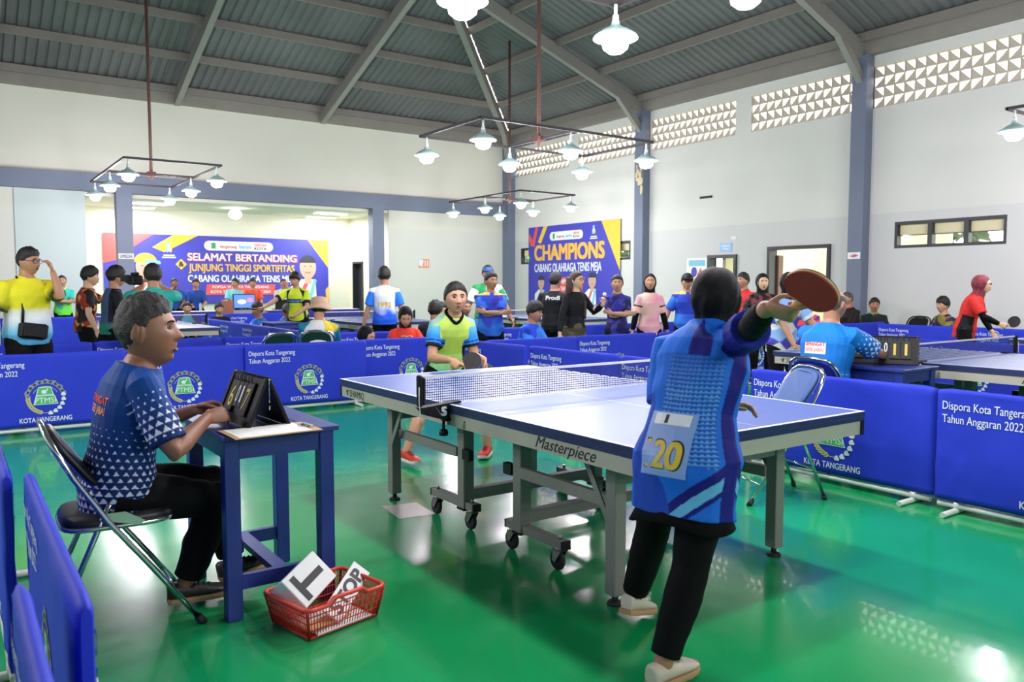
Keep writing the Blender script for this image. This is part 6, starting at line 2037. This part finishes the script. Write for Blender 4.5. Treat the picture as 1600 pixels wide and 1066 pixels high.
# bucket hat man
bg_person('person in bucket hat and white and teal jersey seen from behind', 3.62, 9.12, 64, 1.66, SIT(.26, lean=6, head=(-6, 8, 0)), skin='tan', hair='short', seed=46, fat=1.08, hat=('bucket', 'hat_tan'), shirt=dict(color=lambda part, u, v, p: (L_((30, 120, 160)) if part else (L_((226, 200, 60)) if v > .8 and math.degrees(u) > 100 and math.degrees(u) < 150 else (L_((222, 226, 230)) if abs(math.degrees(u)) > 115 else L_((34, 126, 166))))), sleeve=1.6, ease=.02), trousers=T_, shoes=SH) if M.setdefault('hat_tan', mat('hat_tan', (196, 160, 136), .75, nz=.05)) else None
bg_person('girl in black hijab bending low behind the back row barrier', 4.0, 9.05, -40, 1.5, SIT(.12, lean=26, fr=(.12, .2, .05), fl=(-.12, .2, .05), head=(-20, 18, 0)), skin='tan', hair=None, hijab='hijab_black', fem=True, seed=47, shirt=dict(color=plain((24, 24, 28)), sleeve=1.9, ease=.02), trousers=T_, shoes=SH)
ymb = bg_person('young man in white and blue jersey seen from behind before the stage post', 5.39, 10.95, 66, 1.63, dict(head=(-3, 4, 0), hr=(.2, .0, .46), hl=(-.2, .0, .46)), skin='brown', hair='flop', seed=48, shirt=dict(color=lambda part, u, v, p: L_((40, 120, 232)) if part else mixc(L_((36, 92, 220)), L_((224, 230, 240)), (v - .3 + .12 * nz(p, 9)) / .22), sleeve=.8, ease=.022), trousers=T_, shoes=SH)
bg_person('girl in red shirt and black hijab looking down behind the barrier', 4.76, 9.1, -112, 1.55, SIT(.235, lean=10, fr=(.1, .2, .05), fl=(-.1, .2, .05), head=(0, 30, 0), hr=(.03, .16, .45), hl=(-.03, .16, .45), er=(1, -.3, -.6), el=(-1, -.3, -.6)), skin='tan', hair=None, hijab='hijab_black', fem=True, seed=49, shirt=dict(color=plain((222, 62, 44)), sleeve=1.8, ease=.022), trousers=T_, shoes=SH)
bg_person('boy in black shirt seen from behind beside the girl in red', 5.26, 9.22, 52, 1.58, SIT(.25, head=(-20, 4, 0)), skin='tan', hair='flop', seed=50, shirt=dict(color=plain((30, 34, 46)), sleeve=.8, ease=.02), trousers=T_, shoes=SH)
bg_person('seated person half hidden left of the young woman in lime polo', 5.85, 10.1, -100, 1.6, SIT(.22), skin='brown', seed=51, shirt=dict(color=plain((60, 70, 90)), sleeve=.8), trousers=T_, shoes=SH)
bg_person('seated person half hidden right of the young woman in lime polo', 6.55, 10.55, -100, 1.6, SIT(.24), skin='brown', hair='receding', hair_mat='hair_grey', seed=52, shirt=dict(color=plain((40, 110, 150)), sleeve=.8), trousers=T_, shoes=SH)
bg_person('man in blue jersey with yellow shoulders and crossed arms', 6.0, 8.98, -112, 1.53, dict(CROSS, head=(18, 0, 0)), skin='brown', hair='short', seed=53, fat=1.08, shirt=dict(color=blue_crossed(), sleeve=.85, ease=.024, hem=-.25), trousers=T_, shoes=SH)
bg_person('person in white and green shirt and dark cap behind the crossed arms man', 7.12, 10.75, -112, 1.68, dict(), skin='brown', seed=54, fat=1.05, hat=('cap', 'chair_blue'), shirt=dict(color=lambda part, u, v, p: L_((226, 228, 226)) if math.degrees(u) < 20 else L_((50, 150, 90)), sleeve=.8, ease=.03, hem=-.3), trousers=T_, shoes=SH)
bg_person('seated man in bright blue jersey looking down', 6.0, 8.12, -62, 1.63, SIT(.235, head=(-8, 14, 0)), skin='brown', hair='flop', seed=55, fat=1.05, shirt=dict(color=patchy((44, 86, 220), (60, 140, 236), 7, (30, 50, 170)), sleeve=.85, ease=.022), trousers=T_, shoes=SH)
mbk = bg_person('man in black shirt with white back lettering turned away', 7.05, 8.92, 40, 1.54, dict(head=(-25, 6, 0), hr=(.2, .08, .5), hl=(-.2, .08, .5)), skin='tan', hair='short', seed=56, fat=1.08, shirt=dict(color=plain((26, 28, 32)), sleeve=.85, ease=.024), trousers=T_, shoes=SH)
bg_person('woman with long brown hair in black top holding up a white ball', 6.72, 8.08, -88, 1.54, dict(head=(16, -2, 3), hl=(-.02 - .16, .17, .73), hr=(.2, .04, .47), el=(-.6, -.6, -1), dl=(.0, .3, .95), nl=(1, .2, 0), cl=.7), skin='light', hair='long', hair_mat='hair_brown', fem=True, glasses=True, seed=57, shirt=dict(color=lambda part, u, v, p: L_((22, 22, 26)) if v > .22 or part else L_((74, 70, 44)), sleeve=1.9, ease=.012, hem=-.25), trousers=('long', mat('olive', (78, 74, 48), .7), .016), shoes=SH)
mb = MB(); mb.ell((0, 0, 0), (.026, .026, .026)); o = mb.build('ball', M['white'], None, (7.05, 7.85, 1.255)); tag(o, 'white ball held up by the woman with long brown hair', 'ball')
bg_person('girl in navy patterned polo with crossed arms beside the champions banner', 7.5, 8.1, -122, 1.50, dict(CROSS, head=(-10, 2, 0)), skin='tan', hair='bun', fem=True, seed=58, shirt=dict(color=patchy((44, 46, 150), (30, 30, 74), 11, (70, 74, 130)), sleeve=.8, ease=.02, hem=-.3), collar=mat('collar_navy', (30, 30, 60), .6), trousers=T_, shoes=SH)
bg_person('girl in pink shirt and black hijab standing behind the barrier', 8.12, 8.1, -118, 1.52, dict(head=(-14, -2, 0), hr=(.17, .03, .47), hl=(-.17, .03, .47), drape=.1), skin='tan', hair=None, hijab='hijab_black', fem=True, seed=59, arm_sleeves='black_cloth', shirt=dict(color=lambda part, u, v, p: L_((34, 30, 34)) if part and .5 < v < .6 else mixc(L_((240, 200, 180)), L_((240, 150, 180)), .5 + nz(p, 6)), sleeve=.85, ease=.022, hem=-.3), trousers=T_, shoes=SH)
bg_person('man in dark cap and blue jersey beside the wall poster', 9.12, 8.32, -125, 1.53, dict(), skin='brown', seed=60, fat=1.05, hat=('cap', 'black'), shirt=dict(color=blue_crossed(), sleeve=.85, ease=.024), trousers=T_, shoes=SH)
bg_person('man in red shirt in profile behind the player in black hijab', 10.15, 8.05, 178, 1.55, dict(head=(-4, 0, 0)), skin='brown', seed=61, shirt=dict(color=plain((206, 50, 48)), sleeve=.8, ease=.02), collar=mat('collar_red', (180, 40, 44), .6), trousers=T_, shoes=SH)
ge = bg_person('player in white and purple jersey at the far end of the right table', 7.2, 5.22, -108, 1.50, dict(lean=16, head=(0, 8, 0), hr=(.05, .21, .50), hl=(-.25, .2, .47), er=(1, -.5, -.5), el=(-1, -.5, -.3), **grip((-.8, .5, -.3), (-.2, .3, -1))), skin='tan', hair=None, hijab='hijab_black', fem=True, seed=62, shirt=dict(color=geo_blue(), sleeve=.75, ease=.022, hem=-.28), trousers=T_, shoes=SH)
hold_bat(ge, 'dark bat held low by the player in white and purple jersey', 'red_rubber', 'black_rubber')
bg_person('woman in dark floral dress behind the bald scorekeeper', 9.25, 7.05, -130, 1.52, dict(), skin='light', hair=None, hijab='hijab_black', fem=True, seed=63, shirt=dict(color=patchy((28, 26, 30), (120, 60, 60), 16, (60, 50, 60)), sleeve=1.9, ease=.03, hem=-.6), trousers=T_, shoes=SH)
bk2 = bg_person('bald scorekeeper in bright blue jersey seen from behind at the right table', 5.34, 3.5, 4, 1.64, SIT(.345, lean=13, head=(-4, 10, 0), hr=(.12, .33, .50), hl=(-.10, .33, .50), er=(1, -.4, -.5), el=(-1, -.4, -.5), cr=.5, cl=.5, dr=(-.2, .95, .1), nr=(-.8, 0, -.4)), skin='brown', hair='bald', hair_mat='hair_grey', seed=64, fat=1.12, voxel=.0065, cvox=.0065,
    shirt=dict(color=tri_print((24, 120, 206), (20, 104, 188), .42, su=.036, sz=.032), sleeve=.85, ease=.022, vox=.0055), trousers=T_, shoes=SH)
f0 = bk2.frame(.75); bc = bk2.spine(.75); back = f0 @ Vector((-.12, -1, 0)); ua = f0 @ Vector((1, -.12, 0)); va = f0 @ Vector((0, 0, 1))
shirt_text(bk2, bk2.shirt, [(None, bc + back * .25 + va * -.03, ua, va, lambda F: F.grid(-.085, -.05, .085, .035, 10, 6, 1, .6)), ('SEMANGAT', bc + back * .25 + va * -.022, ua, va, .155, .028, 0), ('GESE JABA!', bc + back * .25 + va * -.062, ua, va, .145, .026, 2)],
    [bpy.data.materials['text_red'], M['white_print'], M['orange']], -back)
for pp, tx, w_, h_, t_, mi_ in ((mbk, 'Prodi', .2, .06, .80, 0), (ymb, '1992', .19, .075, .42, 1)):
    f0 = pp.frame(t_); back = f0 @ Vector((0, -1, 0)); c0 = pp.spine(t_) + back * .25
    shirt_text(pp, pp.shirt, [(tx, c0, f0 @ Vector((1, 0, 0)), f0 @ Vector((0, 0, 1)), w_, h_, mi_)], [M['white_print'], M['yellow_num']], -back)
bg_person('seated grey haired man in black jersey with red collar by the right wall', 12.95, 7.98, 162, 1.64, SIT(.29, head=(-6, 4, 0)), skin='brown', hair='receding', hair_mat='hair_grey', seed=65, fat=1.05, shirt=dict(color=plain((30, 26, 28)), sleeve=.85, ease=.022), collar=bpy.data.materials['collar_red'], trousers=T_, shoes=SH)
bg_person('seated man in dark green jersey beside the wall column', 13.7, 8.0, -140, 1.6, SIT(.235), skin='brown', hair='short', seed=66, shirt=dict(color=plain((28, 40, 38)), sleeve=.85, ease=.022), collar=mat('collar_green', (90, 190, 70), .6), trousers=T_, shoes=SH)
bg_person('seated woman in purple and pink jersey behind the raised bat', 11.95, 8.15, -150, 1.55, SIT(.27), skin='tan', hair=None, hijab=mat('hijab_tan', (150, 130, 110), .7), fem=True, seed=67, shirt=dict(color=patchy((90, 60, 150), (226, 80, 90), 6), sleeve=1.8, ease=.022), trousers=T_, shoes=SH)
bg_person('youth in dark patterned jersey seated by the right wall', 13.3, 6.5, 150, 1.6, SIT(.255, head=(10, 2, 0)), skin='tan', hair='flop', seed=68, shirt=dict(color=patchy((40, 34, 70), (130, 120, 50), 10, (90, 50, 110)), sleeve=.85, ease=.022), trousers=T_, shoes=SH)
ma = bg_person('woman in maroon hijab and red and black jersey playing at the right edge', 11.18, 5.22, -78, 1.52, dict(lean=24, head=(10, 10, 0), hr=(.02, .27, .57), hl=(-.14, .18, .5), er=(1, -.3, -.6), el=(-1, -.5, -.4), **grip((.1, .9, .3), (-.9, 0, -.3))), skin='light', hair=None, hijab=mat('hijab_maroon', (120, 28, 44), .6, sheen=.2), fem=True, glasses=True, seed=69, arm_sleeves='black_cloth',
    shirt=dict(color=lambda part, u, v, p: L_((216, 48, 44)) if part else (L_((28, 26, 30)) if (40 < abs(math.degrees(u)) < 110 and v < .55) or (.66 < v < .76 and abs(math.degrees(u)) < 50) else L_((220, 50, 44))), sleeve=.8, ease=.022, hem=-.3), trousers=T_, shoes=SH)
hold_bat(ma, 'black bat held forward by the woman in maroon hijab', 'red_rubber', 'black_rubber')
